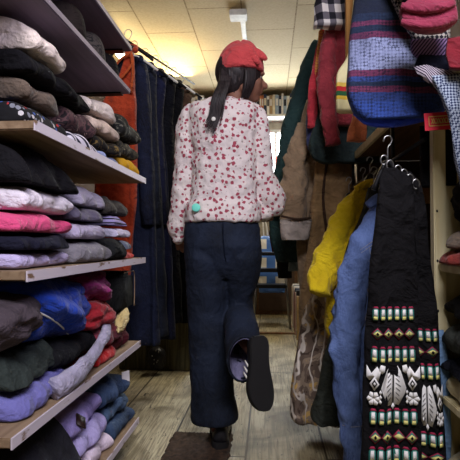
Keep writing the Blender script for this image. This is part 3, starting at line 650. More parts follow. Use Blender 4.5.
# jeans & dark cloth under cuff
coat('hanging_jeans', [(150, 300, 310), (175, 293, 308), (240, 290, 306), (255, 289, 306), (271, 288, 307)], 3.4, denim((104, 116, 122), (76, 86, 94)), 'washed grey blue jeans leg hanging below the pale cuff', 'jeans', UG, th=.03)
coat('hanging_skirt', [(150, 300, 306), (172, 294, 304), (195, 280, 298), (234, 274, 292), (250, 276, 292), (278, 278, 292)], 3.5, cloth((20, 20, 22)), 'black skirt hanging left of the washed jeans leg', 'skirt', UG, th=.03)
coat('hanging_scarf', [(141, 297, 301), (205, 280, 292), (228, 270, 284), (240, 270, 286), (252, 272, 286)], 3.62, cloth((70, 24, 34)), 'dark wine cloth hanging above the step stool', 'scarf', UG, th=.02)
# plaid shirt, top right
coat('plaid_shirt', [(-68, 346, 356), (-40, 328, 362), (0, 315, 358), (14, 314, 358), (27, 313, 357)], 2.3, M['plaid'], 'black and white plaid shirt whose hem hangs at the top edge', 'shirt', UG, ph=.3, A=.006)
# pine post + cream point blanket
b = box(NB(), (0, 0, 0), (.001, .001, .001)); b.free()
def post(b):
    a0 = P(346, 78, 2.1); a1 = P(355, -60, 2.1)
    box(b, (a0.x, 2.08, 1.6), (a0.x+.045, 2.12, 2.749), .003)
quick('pine_post', M['post'], 'orange pine upright post between plaid shirt and woven blanket', 'post', post)
coat('hanging_blanket', [(-40, 356, 364), (20, 352, 362), (55, 348, 360), (75, 337, 362), (95, 335, 364), (112, 336, 366)], 2.0, M['point'], 'cream wool blanket with green, red and yellow bands beside the pine post', 'blanket', UG, th=.03, hang=False)
coat('hanging_cloth', [(90, 354, 364), (116, 352, 364), (130, 348, 367), (141, 347, 366)], 1.98, cloth((196, 112, 72), (164, 88, 52)), 'terracotta cloth end hanging beneath the cream banded blanket', 'cloth', UG, th=.02, hang=False)

# ------------------------------------------------------------- right lower rail and garments
b = NB()
t = thing('clothes_rail', 'black clothes rail below the brown board on the right side', 'clothes rail', (.42, 1.9, 1.13))
tube(b, [(.43, 1.40, 1.135), (.43, 2.6, 1.135)], .006, 10, 2); obj('rail', b, M['black'], t)
for y in (1.75, 2.55):
    b = NB(); tube(b, [(.43, y, 1.135), (.43, y, 1.27)], .007, 8, 2); obj('bracket', b, M['black'], t)
t = thing('upper_shelf', 'brown board shelf above the right clothes rail', 'shelf', (.8, 2.0, 1.27))
obj('board', box(NB(), (.44, 1.5, 1.27), (1.2, 2.6, 1.295), .003), M['shelf_brown'], t, False)
obj('back_panel', box(NB(), (.46, 2.60, 0), (1.34, 2.62, 1.27), .003), M['wall_dark'], t, False)
obj('cross_plank', box(NB(), (.46, 2.585, 1.05), (1.2, 2.60, 1.13), .003), M['post'], t, False)
obj('edge_strip', box(NB(), (.425, 1.5, 1.265), (.44, 2.6, 1.30), .002), M['ply'], t, False)
RGr = 'clothes on the lower right rail'
camot = camo([(70, 56, 48), (104, 88, 78), (146, 128, 110), (196, 160, 96)], 12, (206, 196, 186))
coat('camouflage_trousers', [(186, 358, 368), (215, 345, 364), (255, 332, 356), (282, 318, 346), (310, 304, 346), (340, 298, 348), (370, 293, 350), (400, 290, 350), (416, 291, 348), (422, 300, 346)], 2.25, camot, 'woodland camouflage trousers with branch pattern hanging lowest above the floorboards', 'trousers', RGr, th=.05, A=.02, k=35)
coat('hanging_coat', [(196, 346, 352), (215, 336, 358), (260, 330, 362), (330, 326, 362)], 2.2, cloth((214, 204, 184)), 'cream white coat edge showing just behind the yellow jacket', 'coat', RGr, th=.03, ph=1)
yl = cloth((214, 186, 26), (176, 146, 10), 7)
coat('hanging_coat', [(188, 368, 380), (215, 360, 376), (250, 346, 372), (300, 337, 366), (340, 328, 362), (390, 317, 358), (416, 311, 352), (423, 318, 346)], 1.96, cloth((52, 56, 50), (36, 40, 36)), 'dark olive coat hanging between the yellow jacket and the denim jacket', 'coat', RGr, th=.035, ph=2, A=.008)
coat('yellow_jacket', [(184, 364, 378), (194, 352, 386), (230, 338, 388), (270, 330, 386), (300, 326, 370), (325, 324, 345), (336, 328, 338)], 2.08, yl, 'mustard yellow jacket hanging on the lower right rail', 'jacket', RGr, th=.04, ph=.5,
     sleeve=[([(362, 192), (348, 215), (334, 245), (324, 272), (319, 294)], [.032, .05, .055, .055, .042], -.12), ([(368, 192), (358, 220), (350, 260), (345, 300)], [.03, .045, .045, .035], -.10)], collar=[(356, 190), (366, 184), (376, 182)], hang=False)
dn = denim((88, 108, 156), (62, 80, 124))
def stitch(t, h):
    zz = lambda py: P(0, py, 1.78).z
    b = NB()
    for u in (-.62, -.56):
        tube(b, [h.at(u, zz(245)), h.at(u+.1, zz(262)), h.at(u+.18, zz(290)), h.at(u+.12, zz(320))], .0012, 5, 5)
    for dz in (0, 3): tube(b, [h.at(-.6, zz(247+dz)), h.at(-.2, zz(238+dz)), h.at(.25, zz(232+dz))], .0012, 5, 5)
    obj('stitching', b, cloth((196, 190, 200)), t)
    sl = [c_ for c_ in t.children if c_.name.startswith('sleeve')][0]; sw = cloth((160, 164, 186))
    for pix in ([(360, 250), (366, 246), (373, 241), (379, 237)], [(361, 253), (367, 249), (374, 244), (380, 240)], [(366, 248), (369, 262), (372, 280), (373, 305), (372, 330)], [(369, 247), (372, 262), (375, 280), (376, 305), (375, 330)], [(342, 425), (352, 427), (362, 426)]): view_hit(sl, pix, .0011, 'stitching', sw)
coat('denim_jacket', [(196, 380, 394), (212, 368, 400), (240, 358, 404), (290, 350, 404), (340, 344, 402), (390, 342, 402), (430, 344, 402), (470, 344, 402)], 1.80, dn, 'light blue denim jacket hanging between yellow jacket and embroidered scarf', 'jacket', RGr, th=.045, ph=1.4,
     sleeve=[([(376, 213), (364, 245), (352, 290), (346, 340), (347, 395), (353, 440), (360, 475)], [.026, .046, .052, .050, .042, .038, .036], -.07)], extra=stitch, collar=[(368, 206), (378, 198), (390, 196)])
# embroidered scarves
EW, EY, EG, ER = plain('white_thread', (232, 230, 228), .8), plain('yellow_thread', (220, 212, 130), .8), plain('green_thread', (40, 110, 100), .8), plain('crimson_thread', (150, 34, 66), .8)
blackc = cloth((20, 19, 21), (15, 14, 16), 8)
def poly(bm, h, pts, mi, lift=0):
    vs = [bm.verts.new(h.at(u, zz)+Vector((0, -lift, 0))) for u, zz in pts]; f = bm.faces.new(vs); f.material_index = mi
    r = bmesh.ops.extrude_face_region(bm, geom=[f]); 
    for v in [g for g in r['geom'] if isinstance(g, bmesh.types.BMVert)]: v.co.y -= .0012
    for g in r['geom']:
        if isinstance(g, bmesh.types.BMFace): g.material_index = mi
def scarf(rows, Y, rowsy, label, ph, nar, half, ucen=0):
    h = Hang(rows, Y, .014, .007, 50, ph); c0 = h.C[0]
    t = thing('embroidered_scarf', label, 'scarf', ((c0.x+c0.y)/2, Y, h.z0), 'embroidered scarves on the right')
    b = NB(); h.add(b, 48)
    zz = lambda py: P(0, py, Y).z
    for kind, ya, yb in rowsy:
        za, zb = zz(ya), zz(yb); hh = za-zb
        if kind == 'a':
            for i in range(nar):
                u = -.84+1.68*(i+.5)/nar; s = .115*6/nar
                poly(b, h, [(u-s, zb+hh*.2), (u-s*.6, zb), (u+s*.6, zb), (u+s, zb+hh*.2), (u+s, zb+hh*.75), (u+s*.5, zb+hh*.85), (u-s*.5, zb+hh*.85), (u-s, zb+hh*.75)], 3)
                poly(b, h, [(u-s*.6, zb+hh*.05), (u+s*.6, zb+hh*.05), (u+s*.6, zb+hh*.28), (u-s*.6, zb+hh*.28)], 2, .0015)
                poly(b, h, [(u-s*.62, zb+hh*.28), (u+s*.62, zb+hh*.28), (u+s*.5, zb+hh*.78), (u-s*.5, zb+hh*.78)], 1, .0015)
                poly(b, h, [(u-s, zb+hh*.86), (u+s, zb+hh*.86), (u+s*.5, zb+hh), (u-s*.5, zb+hh)], 4)
        if kind == 'd':
            nd = max(2, nar*2//3)
            for i in range(nd):
                u = -.82+1.64*(i+.5)/nd; s = .5*1.64/nd; m_ = zb+hh/2
                poly(b, h, [(u-s, m_), (u, m_-hh*.5), (u+s, m_), (u, m_+hh*.5)], 4)
                poly(b, h, [(u-s*.85, m_), (u, m_-hh*.4), (u+s*.85, m_), (u, m_+hh*.4)], 3, .0012)
                poly(b, h, [(u-s*.8, m_), (u, m_-hh*.24), (u+s*.8, m_), (u, m_+hh*.24)], 2, .0024)
                poly(b, h, [(u-s*.25, m_), (u, m_-hh*.16), (u+s*.25, m_), (u, m_+hh*.16)], 0, .0036)
        if kind == 'b':
            f = half
            def q(pts, mi=1, lift=0):
                poly(b, h, [(max(-.95, min(.95, x_*f)), zb+hh*y_) for x_, y_ in pts], mi, lift)
            for s in (-1, 1):
                q([(s*.03, .95), (s*.15, 1.), (s*.27, .86), (s*.46, .44), (s*.40, .30), (s*.20, .0), (s*.03, .03)])
                q([(s*.32, 1.0), (s*.48, 1.03), (s*.55, .88), (s*.44, .80), (s*.34, .86)])
                q([(s*.48, .84), (s*.60, .98), (s*.78, .80), (s*.95, 1.0), (s*.95, .70), (s*.84, .62), (s*.68, .72), (s*.56, .62)])
                q([(s*.68, .72), (s*.84, .54), (s*.68, .36), (s*.52, .54)]); q([(s*.68, .65), (s*.77, .54), (s*.68, .43), (s*.59, .54)], 0, .0015); q([(s*.68, .59), (s*.725, .54), (s*.68, .49), (s*.635, .54)], 1, .003)
                for k in range(6):
                    a = k*PI/3; cx, cy = s*.70, .17
                    q([(cx, cy), (cx+.19*math.cos(a-.45), cy+.15*math.sin(a-.45)), (cx+.23*math.cos(a), cy+.19*math.sin(a)), (cx+.19*math.cos(a+.45), cy+.15*math.sin(a+.45))])
                for k in range(3): q([(s*.48, .40-k*.12), (s*.53, .34-k*.12), (s*.48, .28-k*.12), (s*.43, .34-k*.12)], 1, .001)
                for k in range(6):
                    y0 = .12+k*.12; q([(s*.09, y0+.07), (s*(.20+.02*k if k < 4 else .22), y0-.02), (s*(.20+.02*k if k < 4 else .22), y0+.005), (s*.09, y0+.09)], 0, .0015)
            q([(-.07, -.02), (0, -.12), (.07, -.02), (0, .06)])
    o = obj('cloth', b, [blackc, EW, EY, EG, ER], t, smooth=True)
    # fringe
    return h
scarf([(172, 400, 410), (190, 402, 423), (240, 404, 428), (300, 405, 435), (380, 406, 442), (470, 406, 447)], 1.415,
      [('a', 322, 334), ('d', 338, 349), ('a', 354, 369), ('b', 374, 412), ('a', 417, 431), ('d', 435, 446), ('a', 449, 463)], 'black embroidered scarf with white bird motif, partly hidden behind the front one', 1.0, 4, 1)
h = scarf([(168, 384, 396), (185, 379, 412), (240, 373, 414), (300, 367, 417), (380, 364, 420), (470, 361, 422)], 1.375,
      [('a', 302, 315), ('d', 322, 333), ('a', 339, 354), ('b', 357, 394), ('a', 397, 412), ('d', 417, 430), ('a', 432, 449)], 'front black embroidered scarf with large white bird motif on the right', 3.0, 6, 1)
# curtain-like rings + hangers on right rail
for i, (px, py) in enumerate([(384, 160), (390, 165), (398, 170), (404, 174), (410, 179), (416, 184)]):
    Y = 1.40-.004*i; p = P(px, py, Y)
    b = NB(); tube(b, [p+Vector((.009*math.cos(a), 0, .013*math.sin(a))) for a in [k*PI/5-.6 for k in range(10)]], .0022, 6, 2)
    tag(obj('metal_ring', b, M['steel']), ['first', 'second', 'third', 'fourth', 'fifth', 'last'][i]+' small steel ring from the left along the scarf top on the right rail', 'ring', 'rings on the scarf hanger')
for Y, px, py, lab in ((2.05, 370, 182, 'black hanger carrying the yellow jacket'), (1.42, 388, 172, 'black hanger carrying the embroidered scarves')):
    p = P(px, py, Y); hanger(p.x, Y, p.z, lab, 'hangers on the right rail', .04, 'black', .6)
# denim behind scarf at right bottom & black strips at top
coat('hanging_jeans', [(330, 434, 444), (380, 434, 450), (470, 432, 450)], 1.43, denim((96, 124, 156), (70, 94, 124)), 'pale blue jeans hanging behind the scarves next to the plywood upright', 'jeans', RGr, th=.008, A=.002, wk=.004, hang=False)
coat('hanging_trousers', [(126, 420, 434), (150, 419, 436), (186, 420, 437)], 1.50, cloth((22, 21, 24)), 'black cloth strip hanging left of the plywood upright under the red sign', 'trousers', RGr, th=.012, A=.003, hang=False)
coat('hanging_trousers', [(126, 438, 452), (150, 438, 455), (186, 440, 456)], 1.46, cloth((20, 19, 22)), 'black cloth strip hanging right of the plywood upright under the red sign', 'trousers', RGr, th=.012, A=.003, hang=False)
# red sign
t = thing('red_sign', 'small red card with gold geometric lettering hung at the upright top', 'sign', P(440, 131, 1.34).to_tuple())
n = N('red_card', .5)
a, c = P(425, 131, 1.34), P(458, 113, 1.34); hgt = c.z-a.z
bm = NB(); box(bm, (a.x, 1.338, a.z), (c.x, 1.341, c.z)); bmesh.ops.rotate(bm, verts=bm.verts, cent=a, matrix=Matrix.Rotation(-.06, 3, 'Y')); obj('card', bm, n.color((186, 34, 52)), t, False)
bm = NB()
w_ = c.x-a.x; gx = lambda u: a.x+w_*u; gz = lambda v: a.z+hgt*v
for (u0, v0, u1, v1) in ((.12, .22, .95, .27), (.12, .75, .95, .80), (.12, .22, .14, .8), (.93, .22, .95, .8)):
    box(bm, (gx(u0), 1.3365, gz(v0)), (gx(u1), 1.3375, gz(v1)))
for k in range(5):
    u = .2+.155*k
    tube(bm, [(gx(u), 1.336, gz(.36)), (gx(u+.06), 1.336, gz(.66)), (gx(u+.12), 1.336, gz(.36))], .0016, 5, 1); tube(bm, [(gx(u), 1.336, gz(.66)), (gx(u+.06), 1.336, gz(.36)), (gx(u+.12), 1.336, gz(.66))], .0012, 5, 1)
bmesh.ops.rotate(bm, verts=bm.verts, cent=a, matrix=Matrix.Rotation(-.06, 3, 'Y')); obj('lettering', bm, plain('gold', (206, 170, 96), .4), t, False)

# right shelving with upright
t = thing('shelving_unit', 'cream plywood shelving unit at the right edge with folded clothes', 'shelves', (.8, 1.3, 0))
x0 = P(435, 300, 1.44).x
obj('upright', box(NB(), (x0, 1.44, 0), (x0+.034, 1.475, 1.27), .003), M['ply'], t, False)
b = NB()
for zz in (.94, .80, .66, .5, .34): ell(b, (x0+.008, 1.439, zz), (.003, .002, .004), seg=8, rings=6)
obj('screw_hole', b, M['black'], t)
obj('side_panel', box(NB(), (x0+.034, 1.455, 0), (1.2, 1.475, 1.26), .002), M['ply'], t, False)
zs = P(450, 264, 1.4).z
for zz in (zs, .43, .12): obj('shelf', box(NB(), (x0+.012, .75, zz-.022), (1.2, 1.455, zz), .003), M['ply'], t, False)
obj('shelf', box(NB(), (x0-.01, .75, 1.27), (1.2, 1.475, 1.292), .003), M['ply'], t, False)
SG = 'clothes on the right-hand shelving'
def rf(label, m, z0, h, name='folded_sweater', xf=None, **k): return fold(label, m, 1.12, 1.435, z0, h, name=name, group=SG, xf=xf or x0+.03, sgn=-1, **k)
rf('brick red ribbed knit with white end just above the right-hand shelf edge', cloth((138, 52, 46), (110, 38, 34)), zs, .042, xf=x0+.012)
rf('taupe folded knit above the brick red one on the right-hand shelf', cloth((118, 104, 90)), zs+.042, .05)
lump('black_bag', cloth((20, 19, 22)), 'black soft bag topping the right-hand shelf stack', 'bag', (x0+.13, 1.34, zs+.165), (.10, .10, .072), group=SG)
z3 = .432
rf('cream folded throw low on the right-hand shelving', cloth((206, 194, 158)), z3, .07, 'folded_throw')
rf('navy black folded sweater below the dark green grey one at right edge', cloth((24, 25, 34)), z3+.07, .05, xf=x0+.016)
rf('dark green grey folded sweatshirt at the right edge', cloth((62, 66, 62)), z3+.12, .10, 'folded_sweatshirt', xf=x0+.02)
rf('black folded sweater topping the stack beneath the right-hand shelf', cloth((22, 22, 24)), z3+.22, .07)
rf('beige folded canvas lowest on the right-hand shelving', cloth((190, 178, 144)), .122, .2, 'folded_canvas')
# ------------------------------------------------------------- blanket pile above right
BG = 'woven textiles piled over the right shelf'
hb = Hang([(-30, 356, 415), (0, 354, 425), (30, 350, 436), (60, 347, 443), (90, 346, 447), (104, 350, 446), (114, 356, 440), (121, 364, 424)], 1.42, .045, .006, 24, 1)
b = NB(); hb.add(b, 48); o = obj('woven_blanket', b, M['blanket']); tag(o, 'blue woven blanket with dark red bands hanging over the right shelf', 'blanket', BG)
b = NB(); tube(b, [P(356, 112, 1.44), P(370, 121, 1.42), P(395, 122, 1.42), P(425, 116, 1.42), P(442, 108, 1.44)], [.012, .014, .015, .014, .012], 12, 6); obj('lining', b, cloth((44, 70, 196), (30, 48, 160)), o)['label'] = 'bright blue lining edge'
def drape(name, rows, Y, m, label, cat, th=.02, ph=0, **k):
    h = Hang(rows, Y, th, .004, 30, ph, **k); b = NB(); h.add(b); return tag(obj(name, b, m), label, cat, BG)
drape('patterned_rug', [(-30, 380, 440), (0, 392, 446), (25, 403, 450), (42, 415, 452), (54, 424, 452)], 1.34, weave((150, 144, 138), (24, 24, 32), 120), 'black and white checked textile under the rose red sweater', 'textile', .02)
drape('striped_rug', [(40, 410, 448), (52, 412, 454), (60, 424, 462), (66, 440, 464)], 1.31, stripes((128, 100, 140), (40, 34, 56), 45, (0, .9, 0)), 'purple striped textile between the checked one and the navy one', 'textile', .012, 1)
drape('navy_blanket', [(56, 418, 452), (66, 414, 468), (76, 418, 470), (86, 436, 472)], 1.30, cloth((22, 24, 38)), 'navy blanket fold right of the blue woven blanket', 'blanket', .014, 2)
drape('striped_runner', [(66, 414, 432), (76, 420, 462), (86, 434, 470), (94, 450, 472)], 1.272, stripes((170, 160, 170), (44, 36, 50), 60, (0, -.8, 0)), 'grey and black diagonal striped runner below the navy blanket', 'textile', .010, 3)
drape('knitted_throw', [(76, 432, 462), (94, 440, 470), (115, 447, 474), (135, 452, 476), (160, 456, 476), (186, 460, 476)], 1.25, weave((150, 160, 178), (44, 54, 82), 190), 'blue and white knitted throw hanging at the right edge', 'throw', .012, 4)
drape('red_scarf', [(38, 448, 462), (55, 446, 468), (70, 449, 470)], 1.22, cloth((120, 22, 36)), 'crimson scarf end at the top right edge', 'scarf', .010, 5)
hr_ = Hang([(0, 406, 450), (8, 399, 454), (18, 399, 457), (25, 403, 456), (31, 416, 448)], 1.22, .022, .003, 30, 2); b = NB(); hr_.add(b)
for dy_ in (4, 20): tube(b, [P(401, dy_+2, 1.198), P(420, dy_+5, 1.194), P(440, dy_+3, 1.194), P(454, dy_-1, 1.20)], [.008, .011, .011, .008], 12, 6)
tag(obj('folded_sweater', b, cloth((134, 44, 68), (108, 32, 52))), 'rose red folded sweater on the textile pile at top right', 'folded clothes', BG)
lump('folded_sweater', cloth((40, 32, 44)), 'dark folded sweater above the rose red one', 'folded clothes', P(428, -14, 1.27), (.08, .05, .032), amp=.12, group=BG)

# ------------------------------------------------------------- doormat
def mat_mesh(b):
    lo, hi = (-.42, 1.62, 0), (-.155, 2.22, 0); rings = []
    nx, ny = 40, 60; V = [[b.verts.new((lo[0]+(hi[0]-lo[0])*i/nx+.012*noise.noise(Vector((j*.3, 0, 0))), lo[1]+(hi[1]-lo[1])*j/ny, .012+.006*noise.noise(Vector((i*.9, j*.25, 0))) if 0 < i < nx and 0 < j < ny else .001)) for j in range(ny+1)] for i in range(nx+1)]
    for i in range(nx):
        for j in range(ny): b.faces.new((V[i][j], V[i+1][j], V[i+1][j+1], V[i][j+1]))
quick('doormat', plain('brown_pile', (70, 52, 38), .95, var=.5, sc=60), 'dark brown fibrous mat on the floorboards under the standing foot', 'mat', mat_mesh)

# ------------------------------------------------------------- person
PY = 2.1
per = thing('person', 'person in floral blouse, dark flared jeans and red beret walking away', 'person', (P(222, 440, PY).x, PY, 0))
q = lambda px, py, dy=0: P(px, py, PY+dy)
HC = q(243, 76, 0)                                  # head centre
fd = Vector((.93, .36, -.06)).normalized(); sd = Vector((0, 0, 1)).cross(fd).normalized(); ud = fd.cross(sd)
HR = Matrix((fd, sd, ud)).transposed()              # local: x=face dir, y=left, z=up
hl = lambda x, y, z: HC+HR @ Vector((x, y, z))
b = NB()
ell(b, hl(-.012, 0, .022), (.092, .074, .088), HR)        # cranium
ell(b, hl(.028, 0, -.035), (.058, .056, .072), HR)        # face
ell(b, hl(.052, 0, -.088), (.028, .026, .020), HR)        # chin
for s in (-1, 1):
    ell(b, hl(.048, s*.034, -.032), (.026, .022, .024), HR, 12, 8); ell(b, hl(.0, s*.062, -.070), (.03, .012, .026), HR, 12, 8)  # cheek, jaw
    ell(b, hl(-.005, s*.073, -.018), (.016, .008, .030), HR, 12, 8)   # ear
    ell(b, hl(.076, s*.026, .012), (.014, .022, .008), HR, 12, 8)     # brow
tube(b, [hl(.078, 0, .008), hl(.092, 0, -.014), hl(.104, 0, -.030), hl(.086, 0, -.038)], [.007, .009, .013, .008], 10)
for s in (-1, 1): ell(b, hl(.090, s*.010, -.034), (.009, .008, .007), HR, 10, 6)
ell(b, hl(.083, 0, -.054), (.010, .022, .0065), HR, 12, 8); ell(b, hl(.081, 0, -.066), (.010, .019, .007), HR, 12, 8)
NK = q(232, 108, .0)
tube(b, [hl(-.02, 0, -.03), hl(-.025, 0, -.085), NK, q(228, 130)], [.055, .050, .054, .07], 18)
# torso (under blouse)
def ring(c, a, d, n_=28): return [Vector((c.x+a*math.cos(t), c.y+d*math.sin(t), c.z)) for t in [2*PI*k/n_ for k in range(n_)]]
loft(b, [ring(q(224, 104), .10, .06), ring(q(223, 116), .135, .085), ring(q(224, 140), .13, .09), ring(q(224, 170), .11, .085), ring(q(223, 195), .11, .085), ring(q(222, 225), .13, .10), ring(q(222, 250), .12, .10)])
tube(b, [q(196, 114), q(187, 150, .02), q(184, 182, .04), q(183, 208, .08), q(181, 226, .13)], [.045, .038, .034, .028, .022], 14)   # left arm
tube(b, [q(252, 114), q(260, 150, .02), q(264, 178, .04), q(268, 198, .09), q(268, 206, .16)], [.045, .038, .034, .028, .022], 14)
def hand(wr, dr, out, side):
    dr = dr.normalized(); out = (out-dr*out.dot(dr)).normalized(); up = dr.cross(out)
    tube(b, [wr, wr+dr*.035, wr+dr*.075], [.022, .034, .034], 12, flat=.5)
    for k, ln in enumerate((.066, .074, .069, .054)):
        o_ = wr+dr*.072+out*(.027-.018*k)*1.0
        tube(b, [o_-dr*.01, o_+dr*ln*.4-up*.004*side, o_+dr*ln*.75-up*.016*side, o_+dr*ln*.92-up*.032*side], [.0095, .009, .0082, .006], 8)
    o_ = wr+dr*.02+out*.026
    tube(b, [o_, o_+dr*.02+out*.02, o_+dr*.045+out*.028-up*.008*side], [.012, .011, .007], 8)
hand(q(181, 226, .13), Vector((.05, .35, -1)), Vector((1, .1, 0)), 1)
hand(q(268, 206, .16), Vector((-.1, .8, -.6)), Vector((-1, 0, 0)), -1)
# legs
ank = P(256, 352, 1.86)
tube(b, [q(206, 232), q(208, 280), q(210, 325, .02), q(212, 370), q(218, 412), q(219, 430)], [.085, .078, .055, .055, .036, .035], 16)
tube(b, [q(238, 232), q(239, 270, .03), q(239, 308, .05)], [.075, .065, .045], 16); tube(b, [q(239, 310, .05), P(241, 328, 2.04), ank], [.045, .045, .032], 16)
o = obj('body', b, M['skin'], per); remesh(o, .006, 2)
body_o = o
for s in (-1, 1):
    b = NB(); ell(b, hl(.064, s*.028, -.006), (.0115, .011, .009), HR); obj('eye', b, plain('eye_white', (150, 140, 132), .4), per)
    b = NB(); ell(b, hl(.0738, s*.028, -.006), (.003, .0055, .0055), HR, 12, 8); obj('iris', b, M['rubber'], per)
# hair
b = NB()
ell(b, hl(-.022, 0, .012), (.100, .086, .100), HR, 28, 18); ell(b, hl(-.05, .0, -.045), (.058, .070, .055), HR, 24, 14)
rs = random.Random(3)
for k in range(46):
    a = rs.uniform(0, 1); jx = rs.gauss(0, 1)
    tube(b, [q(222+8*a, 68, -.07+.02*a), q(220+8*a+jx*1.2, 82, -.10), q(212+11*a+jx*1.6, 98, -.12-.01*a), q(209+10*a+jx*2.2, 112+6*a, -.128), q(203+13*a+jx*2, 122+12*rs.random(), -.130)], [.010, .009, .0055, .0026, .0005], 6, 5)
for k in range(30):
    a = rs.uniform(0, 1); tube(b, [q(246+9*a, 69, -.088+.02*a), q(246+9*a, 78, -.092+.025*a), q(244+8*a+rs.gauss(0, .6), 88, -.088+.03*a), q(241+8*a, 97+2*rs.random(), -.07+.03*a)], [.009, .009, .007, .001], 6, 4)
for k in range(26):
    a = rs.uniform(0, 1); tube(b, [q(228+22*a, 68, -.085), q(229+24*a, 82, -.082+.03*a), q(231+20*a+rs.gauss(0, 1), 87+2*a, -.07+.05*a), q(234+16*a, 91+3*rs.random(), -.06+.05*a)], [.010, .010, .007, .001], 6, 4)
obj('hair', b, M['hair'], per)
# beret
b = NB(); rings = []
prof = [(75.5, 220, 261), (74.5, 216.5, 264), (70, 215.8, 264.5), (62, 217, 263.5), (55, 220, 260.5), (49, 225, 256), (45, 230, 251), (42.5, 235, 246), (41.5, 239, 242)]
for py, l, r in prof:
    a, c = q(l, py), q(r, py); ctr = (a+c)/2; hw = (c.x-a.x)/2
    rings.append([Vector((ctr.x+hw*math.cos(t)*(1+.025*noise.noise(Vector((math.cos(t)*2, math.sin(t)*2, py*.15)))), ctr.y+hw*1.05*math.sin(t), ctr.z+.006*math.sin(t*3+py*.2)*(py < 70)+.004*math.cos(t))) for t in [2*PI*k/36 for k in range(36)]])
loft(b, rings); hat = obj('beret', b, M['hat'], per)
s_ = hat.modifiers.new('s', 'SUBSURF'); s_.levels = 1; s_.render_levels = 1
b = NB()
for (px_, py_, dy_, a_, ln_, wd_) in ((259, 54, -.055, .62, .042, .017), (254, 58, -.085, .9, .034, .014)):
    ell(b, q(px_, py_, dy_), (ln_, .010, wd_), Euler((.2, a_, .1)).to_matrix(), 20, 12)
ell(b, q(250, 51, -.075), (.016, .012, .013)); obj('bow', b, M['hat'], hat)
# blouse
b = NB()
def srow(py, l, r, d, dy=0):
    a, c = q(l, py), q(r, py); ctr = (a+c)/2; hw = (c.x-a.x)/2
    return [Vector((ctr.x+hw*math.copysign(abs(math.cos(t))**.85, math.cos(t)), ctr.y+dy+d*math.copysign(abs(math.sin(t))**.85, math.sin(t)), ctr.z+(.012*math.sin(t))*(py < 103))) for t in [2*PI*k/40 for k in range(40)]]
loft(b, [srow(99, 207, 240, .070, .0), srow(101.5, 199, 246, .088), srow(106, 190, 255, .100), srow(114, 187, 259, .108), srow(130, 190, 258, .113), srow(155, 193, 257, .105), srow(180, 193, 257, .103), srow(198, 191, 257, .108),
         srow(202, 189, 259, .105), srow(205, 186, 261, .120), srow(214, 185, 261, .127), srow(221, 185, 261, .130), srow(223, 187, 260, .122)])
tube(b, [q(197, 109), q(189, 120), q(186.5, 148, .01), q(185, 178, .02), q(184, 200, .04), q(182, 216, .05), q(180, 229, .055), q(181, 238, .06)], [.040, .048, .050, .050, .056, .058, .050, .032], 20, 5, wr=.12)
tube(b, [q(248, 109), q(257, 120), q(261, 148, .01), q(264, 174, .02), q(269, 192, .03), q(272, 203, .04), q(271, 213, .06)], [.040, .045, .044, .046, .056, .058, .046], 20, 5, wr=.12)
ell(b, q(264, 215, .03), (.035, .04, .03)); ell(b, q(178, 240, .05), (.022, .03, .02))
bl = obj('blouse', b, M['floral'], per); remesh(bl, .0065, 3, (.020, .05))
# elastic waist crease & sticker
b = NB(); ell(b, q(196, 207.5, -.121), (.018, .004, .017), seg=20, rings=8); obj('sticker', b, plain('mint_sticker', (120, 226, 206), .5), bl)['label'] = 'round mint green sticker'
b = NB(); ell(b, q(213.5, 119, -.135), (.009, .004, .009), seg=14, rings=8); obj('button', b, M['white'], bl)
b = NB(); tube(b, [q(205, 99.5, -.055), q(212, 102, -.085), q(224, 103, -.092), q(236, 101, -.085), q(243, 98, -.055)], .005, 8, 5); obj('neckline', b, M['floral'], bl)
# jeans
b = NB()
def jr(py, l, r, d, dy=0): 
    a, c = q(l, py), q(r, py); ctr = (a+c)/2; hw = (c.x-a.x)/2
    return [Vector((ctr.x+hw*math.cos(t), ctr.y+dy+d*math.sin(t), ctr.z)) for t in [2*PI*k/36 for k in range(36)]]
loft(b, [jr(214, 188, 257, .105), jr(228, 184, 260, .120), jr(246, 184, 262, .128, -.01), jr(258, 185, 262, .115), jr(268, 192, 257, .10), jr(278, 208, 240, .07)])
loft(b, [jr(236, 185, 226, .10), jr(258, 185, 227, .115, -.005), jr(285, 186.5, 228, .10), jr(310, 187.5, 226, .085, .0), jr(335, 189, 228, .082), jr(365, 190, 231.5, .088), jr(395, 191, 235.5, .092), jr(417, 191, 238.5, .10), jr(420, 192, 237.5, .098)])
loft(b, [jr(236, 220, 261, .10), jr(258, 221, 262, .112), jr(280, 223, 259, .098, .02), jr(300, 224.5, 252.5, .082, .04), jr(315, 225, 254, .078, .05), jr(328, 227, 256, .06, .06)])
# bent calf: hollow flared tube from the knee to the hem, towards the camera
def cring(c, rx, rz, nrm, n_=32, roll=0):
    nrm = nrm.normalized(); e1 = Vector((1, 0, 0)); e1 = (e1-nrm*e1.dot(nrm)).normalized(); e2 = nrm.cross(e1)
    return [c+e1*rx*math.cos(t)+e2*rz*math.sin(t) for t in [2*PI*k/n_ for k in range(n_)]]
K = [(q(240, 312, .05), .062, .075, Vector((0, -.6, -.9))), (P(240, 322, 2.06), .066, .078, Vector((.05, -1, -.5))), (P(242, 334, 1.97), .069, .082, Vector((.1, -1, -.35))), (P(243.5, 349, 1.90), .068, .090, Vector((.25, -1, -.25))), (P(244.0, 360, 1.84), .067, .097, Vector((.35, -1, -.3)))]
outer = [cring(*k) for k in K]; inner = [cring(c, rx-.011, rz-.011, nn) for c, rx, rz, nn in K[1:]][::-1]
loft(b, outer+inner)
jn = obj('jeans', b, [M['jean'], M['jean_in']], per); remesh(jn, .006, 2, (.012, .07))
